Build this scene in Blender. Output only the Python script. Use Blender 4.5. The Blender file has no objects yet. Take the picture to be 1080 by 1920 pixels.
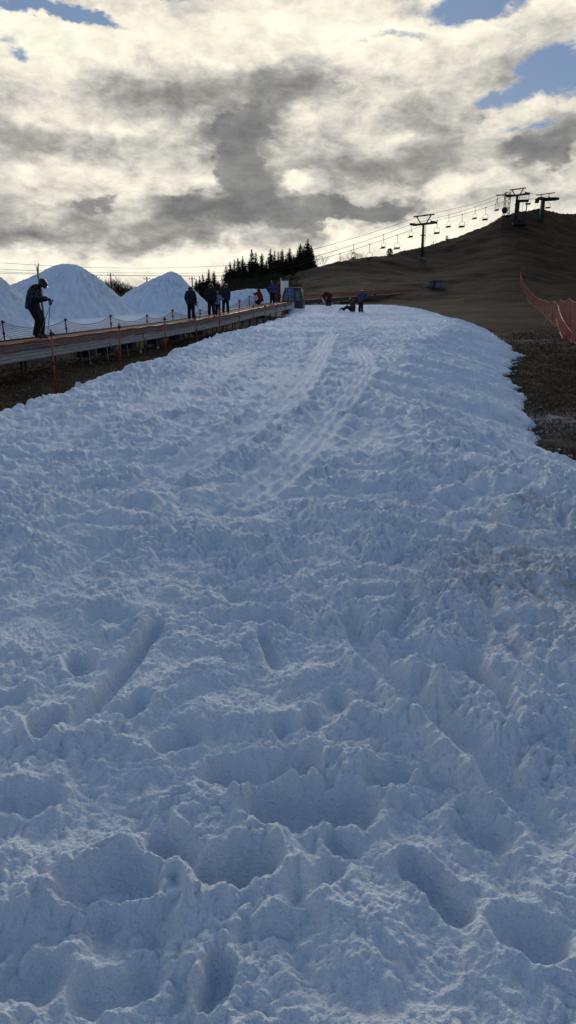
import bpy, bmesh, math, random
import numpy as np
from mathutils import Vector, Matrix, Quaternion
rnd = random.Random(7)
scene = bpy.context.scene
COL = scene.collection
R = math.radians

# ------------------------------------------------------------------ camera
CAMZ = 1.5
TILT = math.atan((960 - 585) / 1280.0)
ct, st = math.cos(TILT), math.sin(TILT)
cam_d = bpy.data.cameras.new('camera')
cam = bpy.data.objects.new('camera', cam_d); COL.objects.link(cam)
cam.location = (0, 0, CAMZ)
cam.rotation_euler = (math.pi / 2 - TILT, 0, 0)
cam_d.sensor_fit = 'VERTICAL'; cam_d.sensor_height = 36.0; cam_d.lens = 24.0
cam_d.clip_start = 0.05; cam_d.clip_end = 6000
scene.camera = cam

def ray(px, py):
    """direction slopes (x per unit of world Y, z per unit of world Y)"""
    a = (px - 540) / 1280.0; b = (960 - py) / 1280.0
    y = ct + b * st
    return a / y, (-st + b * ct) / y

def P(px, py, Y):
    kx, kz = ray(px, py)
    return Vector((kx * Y, Y, CAMZ + kz * Y))

# ------------------------------------------------------------------ numpy noise
def _hash(ix, iy, seed):
    n = (ix.astype(np.int64) * 374761393 + iy.astype(np.int64) * 668265263 + seed * 1442695041) & 0xffffffff
    n = ((n ^ (n >> 13)) * 1274126177) & 0xffffffff
    n = (n ^ (n >> 16))
    n = (n * 2246822519) & 0xffffffff
    return ((n ^ (n >> 15)) & 0xffffff).astype(np.float32) / 16777216.0

def pn(x, y, seed=0):
    """2-D gradient noise, about -1..1"""
    x = np.asarray(x, dtype=np.float64); y = np.asarray(y, dtype=np.float64)
    ix = np.floor(x); iy = np.floor(y)
    fx = (x - ix).astype(np.float32); fy = (y - iy).astype(np.float32)
    ix = ix.astype(np.int64); iy = iy.astype(np.int64)
    def g(dx, dy):
        h = _hash(ix + dx, iy + dy, seed) * 6.2831853
        return np.cos(h) * (fx - dx) + np.sin(h) * (fy - dy)
    u = fx * fx * fx * (fx * (fx * 6 - 15) + 10); v = fy * fy * fy * (fy * (fy * 6 - 15) + 10)
    a = g(0, 0); b = g(1, 0); c = g(0, 1); d = g(1, 1)
    return 1.5 * (a + u * (b - a) + v * ((c + u * (d - c)) - (a + u * (b - a))))

def fbm(x, y, seed=0, octv=4, gain=.5):
    s = 0; a = 1; t = 0
    for i in range(octv):
        s = s + a * pn(x * 2 ** i + i * 17.3, y * 2 ** i - i * 9.1, seed + i); t += a; a *= gain
    return s / t

def worley(x, y, seed=0):
    ix = np.floor(x).astype(np.int64); iy = np.floor(y).astype(np.int64)
    best = np.full(x.shape, 9.0, dtype=np.float32)
    for dx in (-1, 0, 1):
        for dy in (-1, 0, 1):
            cx = ix + dx; cy = iy + dy
            px = cx + _hash(cx, cy, seed); py = cy + _hash(cx, cy, seed + 91)
            d = ((px - x) ** 2 + (py - y) ** 2).astype(np.float32)
            best = np.minimum(best, d)
    return np.sqrt(best)

def sstep(a, b, x):
    t = np.clip((x - a) / (b - a), 0, 1)
    return t * t * (3 - 2 * t)

# ------------------------------------------------------------------ object helpers
def link(o):
    COL.objects.link(o); return o

def tag(o, label=None, cat=None, group=None, kind=None):
    if label: o['label'] = label
    if cat: o['category'] = cat
    if group: o['group'] = group
    if kind: o['kind'] = kind
    return o

def empty(name, loc=(0, 0, 0), rz=0.0):
    o = bpy.data.objects.new(name, None); link(o)
    o.location = loc; o.rotation_euler = (0, 0, rz); o.empty_display_size = .1
    return o

def mesh_np(name, co, faces, mat, parent=None, smooth=True):
    me = bpy.data.meshes.new(name)
    co = np.asarray(co, dtype=np.float32); faces = np.asarray(faces, dtype=np.int32)
    n, k = faces.shape
    me.vertices.add(len(co)); me.vertices.foreach_set('co', co.ravel())
    me.loops.add(n * k); me.loops.foreach_set('vertex_index', faces.ravel())
    me.polygons.add(n); me.polygons.foreach_set('loop_start', np.arange(0, n * k, k, dtype=np.int32))
    me.polygons.foreach_set('use_smooth', np.full(n, smooth))
    me.update(calc_edges=True)
    me.materials.append(mat)
    o = bpy.data.objects.new(name, me); link(o)
    if parent: o.parent = parent
    return o

class MB:
    """collects simple shapes, then links them as one mesh object"""
    def __init__(s): s.v = []; s.f = []; s.uv = None
    def add(s, vs, fs):
        b = len(s.v); s.v += [tuple(v) for v in vs]; s.f += [tuple(i + b for i in f) for f in fs]; return s
    def box(s, c, size, rot=None, taper=1.0, bev=0.0):
        x, y, z = size[0] / 2, size[1] / 2, size[2] / 2
        vs = []
        for dz, k in ((-z, 1.0), (z, taper)):
            if bev:
                for dx, dy in ((-x + bev, -y), (x - bev, -y), (x, -y + bev), (x, y - bev), (x - bev, y), (-x + bev, y), (-x, y - bev), (-x, -y + bev)):
                    vs.append(Vector((dx * k, dy * k, dz)))
            else:
                for dx, dy in ((-x, -y), (x, -y), (x, y), (-x, y)):
                    vs.append(Vector((dx * k, dy * k, dz)))
        if rot is not None: vs = [rot @ v for v in vs]
        c = Vector(c); vs = [v + c for v in vs]
        n = len(vs) // 2
        fs = [tuple(reversed(range(n))), tuple(range(n, 2 * n))] + [(i, (i + 1) % n, (i + 1) % n + n, i + n) for i in range(n)]
        return s.add(vs, fs)
    def tube(s, pts, r, n=8, closed=False):
        pts = [Vector(p) for p in pts]
        rs = r if isinstance(r, (list, tuple)) else [r] * len(pts)
        vs = []; fs = []
        up = None
        for i, p in enumerate(pts):
            a = pts[max(i - 1, 0)]; b = pts[min(i + 1, len(pts) - 1)]
            d = (b - a).normalized() if (b - a).length > 1e-9 else Vector((0, 0, 1))
            if up is None:
                up = Vector((0, 0, 1)) if abs(d.z) < .9 else Vector((1, 0, 0))
            sx = d.cross(up).normalized(); up = sx.cross(d).normalized()
            for k in range(n):
                t = 2 * math.pi * k / n
                vs.append(p + (sx * math.cos(t) + up * math.sin(t)) * rs[i])
        for i in range(len(pts) - 1):
            for k in range(n):
                fs.append((i * n + k, i * n + (k + 1) % n, (i + 1) * n + (k + 1) % n, (i + 1) * n + k))
        fs.append(tuple(reversed(range(n)))); fs.append(tuple((len(pts) - 1) * n + k for k in range(n)))
        return s.add(vs, fs)
    def build(s, name, mat, parent=None, smooth=False):
        me = bpy.data.meshes.new(name); me.from_pydata(s.v, [], s.f); me.update()
        if smooth:
            me.polygons.foreach_set('use_smooth', [True] * len(me.polygons))
        me.materials.append(mat)
        o = bpy.data.objects.new(name, me); link(o)
        if parent: o.parent = parent
        return o

def copy_tree(o, parent=None):
    c = o.copy(); COL.objects.link(c)
    if parent: c.parent = parent
    for ch in list(o.children): copy_tree(ch, c)
    return c

# ------------------------------------------------------------------ materials
def nn(nt, t, **kw):
    n = nt.nodes.new(t)
    for k, v in kw.items(): setattr(n, k, v)
    return n

def M(name, c1, c2=None, rough=.7, scale=6.0, bump=0.0, bscale=40.0, metal=0.0, spec=.22, detail=5, contrast=(.35, .65), stretch=(1, 1, 1), coords='Object'):
    m = bpy.data.materials.new(name); m.use_nodes = True
    nt = m.node_tree; b = nt.nodes['Principled BSDF']
    b.inputs['Roughness'].default_value = rough; b.inputs['Metallic'].default_value = metal
    b.inputs['Specular IOR Level'].default_value = spec
    c2 = c2 or tuple(x * .72 for x in c1)
    tc = nn(nt, 'ShaderNodeTexCoord'); mp = nn(nt, 'ShaderNodeMapping'); mp.inputs['Scale'].default_value = stretch
    nt.links.new(tc.outputs[coords], mp.inputs[0])
    no = nn(nt, 'ShaderNodeTexNoise'); no.inputs['Scale'].default_value = scale; no.inputs['Detail'].default_value = detail
    nt.links.new(mp.outputs[0], no.inputs['Vector'])
    rp = nn(nt, 'ShaderNodeValToRGB')
    rp.color_ramp.elements[0].position = contrast[0]; rp.color_ramp.elements[0].color = (*c2, 1)
    rp.color_ramp.elements[1].position = contrast[1]; rp.color_ramp.elements[1].color = (*c1, 1)
    nt.links.new(no.outputs['Fac'], rp.inputs[0]); nt.links.new(rp.outputs[0], b.inputs['Base Color'])
    if bump:
        n2 = nn(nt, 'ShaderNodeTexNoise'); n2.inputs['Scale'].default_value = bscale; n2.inputs['Detail'].default_value = 4
        nt.links.new(mp.outputs[0], n2.inputs['Vector'])
        bp = nn(nt, 'ShaderNodeBump'); bp.inputs['Strength'].default_value = bump; bp.inputs['Distance'].default_value = .02
        nt.links.new(n2.outputs['Fac'], bp.inputs['Height']); nt.links.new(bp.outputs[0], b.inputs['Normal'])
    return m

def snow_material(name, grain=1.0, dirt=False):
    m = bpy.data.materials.new(name); m.use_nodes = True
    nt = m.node_tree; b = nt.nodes['Principled BSDF']; L = nt.links.new
    tc = nn(nt, 'ShaderNodeTexCoord')
    n1 = nn(nt, 'ShaderNodeTexNoise'); n1.inputs['Scale'].default_value = 1.3; n1.inputs['Detail'].default_value = 6; L(tc.outputs['Object'], n1.inputs['Vector'])
    rp = nn(nt, 'ShaderNodeValToRGB')
    rp.color_ramp.elements[0].position = .3; rp.color_ramp.elements[0].color = (.76, .83, .91, 1)
    rp.color_ramp.elements[1].position = .7; rp.color_ramp.elements[1].color = (.84, .90, .96, 1)
    L(n1.outputs['Fac'], rp.inputs[0])
    col = rp.outputs[0]
    if dirt:
        at = nn(nt, 'ShaderNodeAttribute', attribute_name='dirt')
        n3 = nn(nt, 'ShaderNodeTexNoise'); n3.inputs['Scale'].default_value = 14; n3.inputs['Detail'].default_value = 7; n3.inputs['Roughness'].default_value = .7
        L(tc.outputs['Object'], n3.inputs['Vector'])
        r3 = nn(nt, 'ShaderNodeValToRGB'); r3.color_ramp.elements[0].position = .40; r3.color_ramp.elements[1].position = .62
        L(n3.outputs['Fac'], r3.inputs[0])
        mu = nn(nt, 'ShaderNodeMath', operation='MULTIPLY'); L(at.outputs['Fac'], mu.inputs[0]); L(r3.outputs[0], mu.inputs[1])
        mx = nn(nt, 'ShaderNodeMix', data_type='RGBA'); L(mu.outputs[0], mx.inputs[0]); L(col, mx.inputs[6]); mx.inputs[7].default_value = (.28, .21, .16, 1)
        col = mx.outputs[2]
    L(col, b.inputs['Base Color'])
    b.inputs['Roughness'].default_value = .6
    b.inputs['Specular IOR Level'].default_value = .25
    b.inputs['IOR'].default_value = 1.31
    # crystal grain
    ns = nn(nt, 'ShaderNodeTexNoise'); ns.inputs['Scale'].default_value = 210; ns.inputs['Detail'].default_value = 1; L(tc.outputs['Object'], ns.inputs['Vector'])
    gs = nn(nt, 'ShaderNodeMapRange'); gs.inputs[1].default_value = .62; gs.inputs[2].default_value = .66; gs.inputs[3].default_value = .8; gs.inputs[4].default_value = .35
    L(ns.outputs['Fac'], gs.inputs[0]); L(gs.outputs[0], b.inputs['Roughness'])
    gq = nn(nt, 'ShaderNodeMapRange'); gq.inputs[1].default_value = .62; gq.inputs[2].default_value = .66; gq.inputs[3].default_value = .03; gq.inputs[4].default_value = .35
    L(ns.outputs['Fac'], gq.inputs[0]); L(gq.outputs[0], b.inputs['Specular IOR Level'])
    hs = []
    for sc, w in ((38, .5), (120, .75), (330, .9)):
        n2 = nn(nt, 'ShaderNodeTexNoise'); n2.inputs['Scale'].default_value = sc; n2.inputs['Detail'].default_value = 3; n2.inputs['Roughness'].default_value = .6
        L(tc.outputs['Object'], n2.inputs['Vector'])
        mm = nn(nt, 'ShaderNodeMath', operation='MULTIPLY'); L(n2.outputs['Fac'], mm.inputs[0]); mm.inputs[1].default_value = w * 38 / sc * 2.2
        hs.append(mm.outputs[0])
    a1 = nn(nt, 'ShaderNodeMath', operation='ADD'); L(hs[0], a1.inputs[0]); L(hs[1], a1.inputs[1])
    a2 = nn(nt, 'ShaderNodeMath', operation='ADD'); L(a1.outputs[0], a2.inputs[0]); L(hs[2], a2.inputs[1])
    bp = nn(nt, 'ShaderNodeBump'); bp.inputs['Strength'].default_value = 1.0 * grain; bp.inputs['Distance'].default_value = .018
    L(a2.outputs[0], bp.inputs['Height']); L(bp.outputs[0], b.inputs['Normal'])
    return m

def net_material(name, c, cell=.05, thick=.32):
    m = bpy.data.materials.new(name); m.use_nodes = True
    nt = m.node_tree; b = nt.nodes['Principled BSDF']; L = nt.links.new
    b.inputs['Roughness'].default_value = .9; b.inputs['Specular IOR Level'].default_value = .05
    uv = nn(nt, 'ShaderNodeUVMap'); sp = nn(nt, 'ShaderNodeSeparateXYZ'); L(uv.outputs[0], sp.inputs[0])
    outs = []
    for k in (0, 1):
        d = nn(nt, 'ShaderNodeMath', operation='DIVIDE'); L(sp.outputs[k], d.inputs[0]); d.inputs[1].default_value = cell
        f = nn(nt, 'ShaderNodeMath', operation='FRACT'); L(d.outputs[0], f.inputs[0])
        l = nn(nt, 'ShaderNodeMath', operation='LESS_THAN'); L(f.outputs[0], l.inputs[0]); l.inputs[1].default_value = thick
        outs.append(l.outputs[0])
    mx = nn(nt, 'ShaderNodeMath', operation='MAXIMUM'); L(outs[0], mx.inputs[0]); L(outs[1], mx.inputs[1])
    L(mx.outputs[0], b.inputs['Alpha'])
    no = nn(nt, 'ShaderNodeTexNoise'); no.inputs['Scale'].default_value = 3
    rp = nn(nt, 'ShaderNodeValToRGB'); rp.color_ramp.elements[0].color = (*[x * .6 for x in c], 1); rp.color_ramp.elements[1].color = (*c, 1)
    L(uv.outputs[0], no.inputs['Vector']); L(no.outputs['Fac'], rp.inputs[0]); L(rp.outputs[0], b.inputs['Base Color'])
    return m

# ------------------------------------------------------------------ terrain height
RIDGE = [(-400, 583, 120), (0, 583, 120), (330, 580, 115), (380, 574, 112), (430, 560, 112), (480, 542, 112), (520, 523, 113), (560, 508, 113), (590, 500, 113), (650, 487.5, 116),
         (700, 479, 122), (770, 468, 140), (800, 462, 148), (850, 446, 153), (900, 426, 158), (920, 417, 160), (945, 404, 161), (975, 396, 164),
         (1012, 391, 166), (1035, 396, 170), (1056, 400, 185), (1080, 397, 195), (1300, 385, 210), (1700, 400, 240), (2300, 470, 260)]
_rp = [P(*t) for t in RIDGE]
RPHI = np.array([math.atan2(p.x, p.y) for p in _rp] + [R(100), R(140)])
RR = np.array([math.hypot(p.x, p.y) for p in _rp] + [260, 260])
_el = np.array([(p.z - CAMZ) / math.hypot(p.x, p.y) for p in _rp] + [4.5 / 260, .2 / 260])
_g = np.linspace(RPHI[0], RPHI[-1], 1400)                     # smooth the ridge distance, keep its skyline
_rg = np.interp(_g, RPHI, RR); _k = np.exp(-np.linspace(-2.2, 2.2, 91) ** 2); _k /= _k.sum()
_rg = np.convolve(np.pad(_rg, 45, mode='edge'), _k, 'valid'); _eg = np.interp(_g, RPHI, _el)
_k = np.exp(-np.linspace(-2.2, 2.2, 7) ** 2); _k /= _k.sum(); _eg = np.convolve(np.pad(_eg, 3, mode='edge'), _k, 'valid')
RPHI, RR, RZ = _g, _rg, CAMZ + _eg * _rg

def base_h(y):
    yy = np.clip(y, -40, 60)
    return -0.9 + .03 * yy + .0002 * yy * np.abs(yy)

def ground(x, y, detail=True):
    x = np.asarray(x, dtype=np.float64); y = np.asarray(y, dtype=np.float64)
    r = np.hypot(x, y); phi = np.arctan2(x, y)
    b = base_h(y)
    rr = np.interp(phi, RPHI, RR); rz = np.interp(phi, RPHI, RZ)
    r0 = 58.0
    t = np.clip((r - r0) / (rr - r0), 0, None)
    rise = np.maximum(rz - b, 0)
    tt = np.minimum(t, 1)
    f = tt ** 1.85
    beyond = np.maximum(r - rr, 0)
    h = b + rise * f - np.minimum(beyond * .06 + beyond ** 2 * .0012, 60)
    h = np.where(beyond > 0, np.maximum(h, -14), h)
    if detail:
        am = sstep(58, 90, r) * (rise > 2)
        # terraces and hummocks on the hill
        h = h + am * (.7 * fbm((x + y) * .03, (y - x) * .055, 11, 4) + .22 * fbm(x * .16, y * .2, 14, 4)) * np.where(beyond > 40, 0, 1)
        h = h + .035 * fbm(x * .35, y * .35, 21, 3) * sstep(3, 9, r)
    return h

def G(x, y): return float(ground(np.array([x]), np.array([y]))[0])

def hit(px, py, off=0.0):
    """world point where a pixel's ray meets the ground (+off)"""
    kx, kz = ray(px, py)
    Y = np.concatenate([np.linspace(1, 60, 1200), np.linspace(60.2, 220, 1600)])
    z = CAMZ + kz * Y
    g = ground(kx * Y, Y) + off
    i = np.argmax(z <= g)
    if z[i] > g[i]: i = len(Y) - 1
    return Vector((kx * Y[i], Y[i], g[i]))

# snow strip top along its length
TY = [-8, 0, 20, 40, 49, 55, 60, 64, 70]
TZ = [-.2, 0, .6, 1.18, 1.43, 1.78, 2.02, 1.9, 1.4]
def snow_top(y): return np.interp(y, TY, TZ)
def hit_snow(px, py):
    kx, kz = ray(px, py)
    Y = np.linspace(.6, 62, 4000); z = CAMZ + kz * Y
    i = int(np.argmax(z <= snow_top(Y)))
    return Vector((kx * Y[i], Y[i], snow_top(Y[i])))

# ------------------------------------------------------------------ shared materials
m_snow = snow_material('snow', 1.0, True)
m_mound = snow_material('packed_snow', .8)
m_black = M('black_metal', (.03, .03, .035), rough=.5)
m_steel = M('galvanised_steel', (.40, .43, .46), (.26, .28, .30), rough=.5, metal=.1, scale=3, stretch=(1, 1, 6))
m_dark = M('dark_steel', (.06, .06, .06), (.035, .03, .028), rough=.6, scale=9)
m_lift = M('weathered_lift_steel', (.05, .05, .05), (.03, .028, .027), rough=.6, scale=2)
m_belt = M('rubber_belt', (.16, .06, .035), (.09, .045, .03), rough=.8, scale=12)
m_orange = M('orange_plastic', (.50, .09, .035), (.34, .06, .03), rough=.5, scale=14)
m_net = net_material('orange_net', (.30, .10, .06), .06, .17)
m_netred = net_material('red_net', (.32, .05, .045), .08, .26)
m_net_dense = net_material('folded_orange_net', (.20, .085, .05), .05, .24)
m_concrete = M('wet_concrete', (.22, .22, .20), (.12, .12, .11), rough=.6, scale=4, bump=.3)
m_white = M('off_white_board', (.85, .86, .78), (.72, .74, .68), rough=.6, scale=3)
m_bark = M('bark', (.035, .025, .02), (.02, .015, .012), rough=.9, scale=20)
# ------------------------------------------------------------------ ground
def polar_grid(ths, rs):
    T, Rr = np.meshgrid(ths, rs)
    return Rr * np.sin(T), Rr * np.cos(T)

def grid_faces(nr, nc, mask=None, wrap=False):
    i = np.arange(nr - 1)[:, None] * nc + np.arange(nc - 1)[None, :]
    f = np.stack([i, i + 1, i + nc + 1, i + nc], -1).reshape(-1, 4)
    if wrap:
        j = np.arange(nr - 1) * nc
        f = np.concatenate([f, np.stack([j + nc - 1, j, j + nc, j + 2 * nc - 1], -1)])
    f = f[:, ::-1]
    if mask is not None:
        f = f[mask.ravel()[f].any(axis=1)]
    return f

def compact(co, f, attrs=()):
    used = np.zeros(len(co), bool); used[f.ravel()] = True
    idx = np.cumsum(used) - 1
    return co[used], idx[f], [a[used] for a in attrs]

ths = np.concatenate([np.radians(np.arange(-180, -36, 2.0)), np.radians(np.arange(-36, 36, .14)), np.radians(np.arange(36, 180, 2.0))])
rs = np.concatenate([[.02], np.geomspace(.5, 230, 560), np.geomspace(240, 4200, 40)])
X, Y = polar_grid(ths, rs)
Z = ground(X, Y)
# small tufts near the camera
Z = Z + .03 * pn(X * 2.3, Y * 2.3, 31) * sstep(2, 6, np.hypot(X, Y)) * sstep(70, 30, np.hypot(X, Y))
co = np.stack([X, Y, Z], -1).reshape(-1, 3)
f = grid_faces(len(rs), len(ths), wrap=True)

def blob(x, y, cx, cy, sx, sy, rot=0):
    c, s = math.cos(rot), math.sin(rot)
    u = (x - cx) * c + (y - cy) * s; v = -(x - cx) * s + (y - cy) * c
    return np.exp(-((u / sx) ** 2 + (v / sy) ** 2))
x_, y_ = co[:, 0], co[:, 1]
frost = np.zeros(len(co)); slush = np.zeros(len(co))
for (px, py, sx, sy) in ((1040, 788, .9, .75), (1000, 810, .55, .35), (1110, 800, 1.0, .6)):
    p = hit(px, py); frost = np.maximum(frost, blob(x_, y_, p.x, p.y, sx, sy))
for (px, py, sx, sy, k) in ((985, 638, 1.6, .22, 1.3), (1035, 643, 1.6, .18, 1), (950, 640, 1.0, .2, 1)):
    p = hit(px, py); frost = np.maximum(frost, k * blob(x_, y_, p.x, p.y, sx, sy))
for (px, py, sx, sy) in ((520, 600, 1.6, 3.5), (500, 606, 1.3, 4.0), (468, 612, .9, 3.0), (540, 594, 1.3, 4)):
    p = hit(px, py); slush = np.maximum(slush, blob(x_, y_, p.x, p.y, sx, sy))

m = bpy.data.materials.new('dry_grass_ground'); m.use_nodes = True
nt = m.node_tree; b = nt.nodes['Principled BSDF']; L = nt.links.new
tc = nn(nt, 'ShaderNodeTexCoord')
def noise(scale, detail=5, rough=.6, st=(1, 1, 1)):
    mp = nn(nt, 'ShaderNodeMapping'); mp.inputs['Scale'].default_value = st; L(tc.outputs['Object'], mp.inputs[0])
    n = nn(nt, 'ShaderNodeTexNoise'); n.inputs['Scale'].default_value = scale; n.inputs['Detail'].default_value = detail; n.inputs['Roughness'].default_value = rough
    L(mp.outputs[0], n.inputs['Vector']); return n.outputs['Fac']
def ramp(fac, stops):
    r = nn(nt, 'ShaderNodeValToRGB'); cr = r.color_ramp
    while len(cr.elements) < len(stops): cr.elements.new(.5)
    for e, (p, c) in zip(cr.elements, stops): e.position = p; e.color = (*c, 1)
    L(fac, r.inputs[0]); return r.outputs[0]
def mixc(fac, a, bb, bt='MIX'):
    mx = nn(nt, 'ShaderNodeMix', data_type='RGBA', blend_type=bt)
    for s, v in ((0, fac), (6, a), (7, bb)):
        if hasattr(v, 'links') or isinstance(v, bpy.types.NodeSocket): L(v, mx.inputs[s])
        else: mx.inputs[s].default_value = v if s == 0 else (*v, 1)
    return mx.outputs[2]
def mth(op, a, bb=None, c=None):
    n = nn(nt, 'ShaderNodeMath', operation=op)
    for i, v in enumerate((a, bb, c)):
        if v is None: continue
        if isinstance(v, bpy.types.NodeSocket): L(v, n.inputs[i])
        else: n.inputs[i].default_value = v
    return n.outputs[0]
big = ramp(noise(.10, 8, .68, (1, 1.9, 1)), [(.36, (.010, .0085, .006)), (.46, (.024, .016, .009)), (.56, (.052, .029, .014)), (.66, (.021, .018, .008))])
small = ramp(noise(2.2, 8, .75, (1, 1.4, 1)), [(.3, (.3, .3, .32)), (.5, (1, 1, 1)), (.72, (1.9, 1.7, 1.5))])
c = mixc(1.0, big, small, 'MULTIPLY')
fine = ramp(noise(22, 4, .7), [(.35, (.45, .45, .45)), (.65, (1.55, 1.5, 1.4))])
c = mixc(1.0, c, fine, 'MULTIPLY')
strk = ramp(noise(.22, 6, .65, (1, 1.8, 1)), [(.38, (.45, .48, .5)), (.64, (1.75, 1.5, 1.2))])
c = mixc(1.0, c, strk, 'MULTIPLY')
af = nn(nt, 'ShaderNodeAttribute', attribute_name='frost'); asl = nn(nt, 'ShaderNodeAttribute', attribute_name='slush')
fm = mth('MULTIPLY', af.outputs['Fac'], ramp(noise(7, 6, .75, (.45, 2.2, 1)), [(.40, (0, 0, 0)), (.52, (1, 1, 1))]))
c = mixc(fm, c, (.36, .37, .37))
sm = mth('SMOOTH_MIN', mth('MULTIPLY', mth('ADD', asl.outputs['Fac'], mth('MULTIPLY', mth('SUBTRACT', noise(1.5, 5), .5), .6)), 1.6), 1.0, .1)
sm = mth('MAXIMUM', sm, 0.0)
sm = mth('MULTIPLY', sm, mth('GREATER_THAN', asl.outputs['Fac'], .12))
c = mixc(sm, c, (.20, .19, .165))
L(c, b.inputs['Base Color'])
b.inputs['Roughness'].default_value = .85; b.inputs['Specular IOR Level'].default_value = .08
bp = nn(nt, 'ShaderNodeBump'); bp.inputs['Strength'].default_value = 1.0; bp.inputs['Distance'].default_value = .22
L(mth('ADD', mth('MULTIPLY', noise(16, 5, .7), .35), noise(1.8, 6, .7)), bp.inputs['Height']); L(bp.outputs[0], b.inputs['Normal'])
m_ground = m
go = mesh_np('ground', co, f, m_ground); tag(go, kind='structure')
for nme, arr in (('frost', frost), ('slush', slush)):
    a = go.data.attributes.new(nme, 'FLOAT', 'POINT'); a.data.foreach_set('value', arr.astype(np.float32))

go_xy = co[:, :2].copy()
# ------------------------------------------------------------------ snow slope
def hit_edge(px, py, k=.72):
    kx, kz = ray(px, py); Yv = np.linspace(.8, 60, 4000); z = CAMZ + kz * Yv; g = ground(kx * Yv, Yv); s_ = g + (snow_top(Yv) - g) * k
    i = int(np.argmax(z <= s_)); return Vector((kx * Yv[i] - .28, Yv[i], s_[i]))
left_e = [hit_edge(*q) for q in ((-200, 850), (0, 797), (80, 774), (150, 749), (190, 735), (230, 712), (340, 665), (440, 630), (500, 611), (540, 598))]
right_e = [hit(*q) for q in ((1080, 880), (1035, 862), (992, 835), (992, 800), (985, 770), (960, 735), (945, 700), (968, 668))]
LY = np.array([-8, 0, 3] + [p.y for p in left_e] + [59, 64]); LX = np.array([-6, -5, -4.4] + [p.x for p in left_e] + [-.05, .6])
RY = np.array([-8, 0, 5] + [p.y for p in right_e] + [36, 46, 58, 65]); RX = np.array([6, 5.4, 4.7] + [p.x for p in right_e] + [10.4, 11.0, 11.3, 10])
o_ = np.argsort(LY); LY = LY[o_]; LX = LX[o_]
o_ = np.argsort(RY); RY = RY[o_]; RX = RX[o_]
print('left', [(round(a, 1), round(b_, 1)) for a, b_ in zip(LY, LX)]); print('right', [(round(a, 1), round(b_, 1)) for a, b_ in zip(RY, RX)])

ths = np.radians(np.concatenate([np.arange(-180, -70, 2.0), np.arange(-70, -33, .25), np.arange(-33, 33, .066), np.arange(33, 70, .25), np.arange(70, 180, 2.0)]))
rl = [.3]
while rl[-1] < 68:
    r = rl[-1]; rl.append(r + min(max((r * r + 2.25) / 1.5 * .00135, .003), .10))
rs = np.array([.01] + rl)
NR, NC = len(rs), len(ths)
X, Y = polar_grid(ths, rs)
Rad = np.hypot(X, Y)
G0 = ground(X, Y)
dl = X - np.interp(Y, LY, LX); dr = np.interp(Y, RY, RX) - X
wob = .20 * pn(X * .9, Y * .9, 41) + .12 * pn(X * 2.6, Y * 2.6, 42) + .07 * pn(X * 7, Y * 7, 43)
fingers = (.36 * pn(Y * 1.3 - X * .5, X * .2, 44) + .30 * np.abs(pn(Y * 3.7 - X * 1.2, X * .5, 45)) * sstep(-.3, .4, pn(Y * .6, X * .3, 46)) + .08 * pn(X * 14, Y * 14, 47))
dl = dl + wob * 1.1
dr = dr + wob * .7 + fingers
dend = 64.5 - Y + .4 * wob
dback = Y + 7.0
pl = 1 - (1 - np.clip(dl / .8, 0, 1)) ** 2.2
wr = np.interp(Y, [0, 9, 20, 34, 60], [3.0, 2.9, 2.8, 2.3, 2.2])
tq = np.clip(dr / wr, 0, 1); pr = tq * (1 + .38 * (1 - tq)); pr = np.where(tq > .75, pr - 0 * tq, pr)
pe = 1 - (1 - np.clip(dend / 4, 0, 1)) ** 2
prof = pl * pr * pe
dmin = np.minimum(np.minimum(dl, dr), np.minimum(dend, dback))
# gentle crown across the slope: the far part bulges up toward the right
top = snow_top(Y) + .05 * pn(X * .35, Y * .2, 51) * sstep(2, 10, Rad) + .06 * pn(X * .12, Y * .1, 52) * sstep(3, 14, Rad)
H = G0 + (top - G0) * prof + .10 * np.exp(-((dr - wr * .92) / .55) ** 2) * sstep(3, 8, Rad) * sstep(48, 34, Y)
flank = sstep(1.0, .55, dr / wr) * sstep(4, 9, Rad)       # right-hand melt flank
flank_l = sstep(1.0, .6, dl / .8)

def pl_dist(pts, X, Y):
    """distance to a polyline, signed side and arc length"""
    best = np.full(X.shape, 1e9, np.float32); side = np.zeros(X.shape, np.float32); arc = np.zeros(X.shape, np.float32)
    acc = 0
    for a, b_ in zip(pts[:-1], pts[1:]):
        dx, dy = b_.x - a.x, b_.y - a.y; l2 = dx * dx + dy * dy; ln = math.sqrt(l2)
        t = np.clip(((X - a.x) * dx + (Y - a.y) * dy) / l2, 0, 1)
        ex = X - (a.x + t * dx); ey = Y - (a.y + t * dy)
        d = np.hypot(ex, ey)
        s = (dx * ey - dy * ex) / ln
        k = d < best
        best = np.where(k, d, best); side = np.where(k, s, side); arc = np.where(k, acc + t * ln, arc)
        acc += ln
    return best, side, arc, acc

smooth_w = np.zeros(X.shape); add = np.zeros(X.shape)
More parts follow.
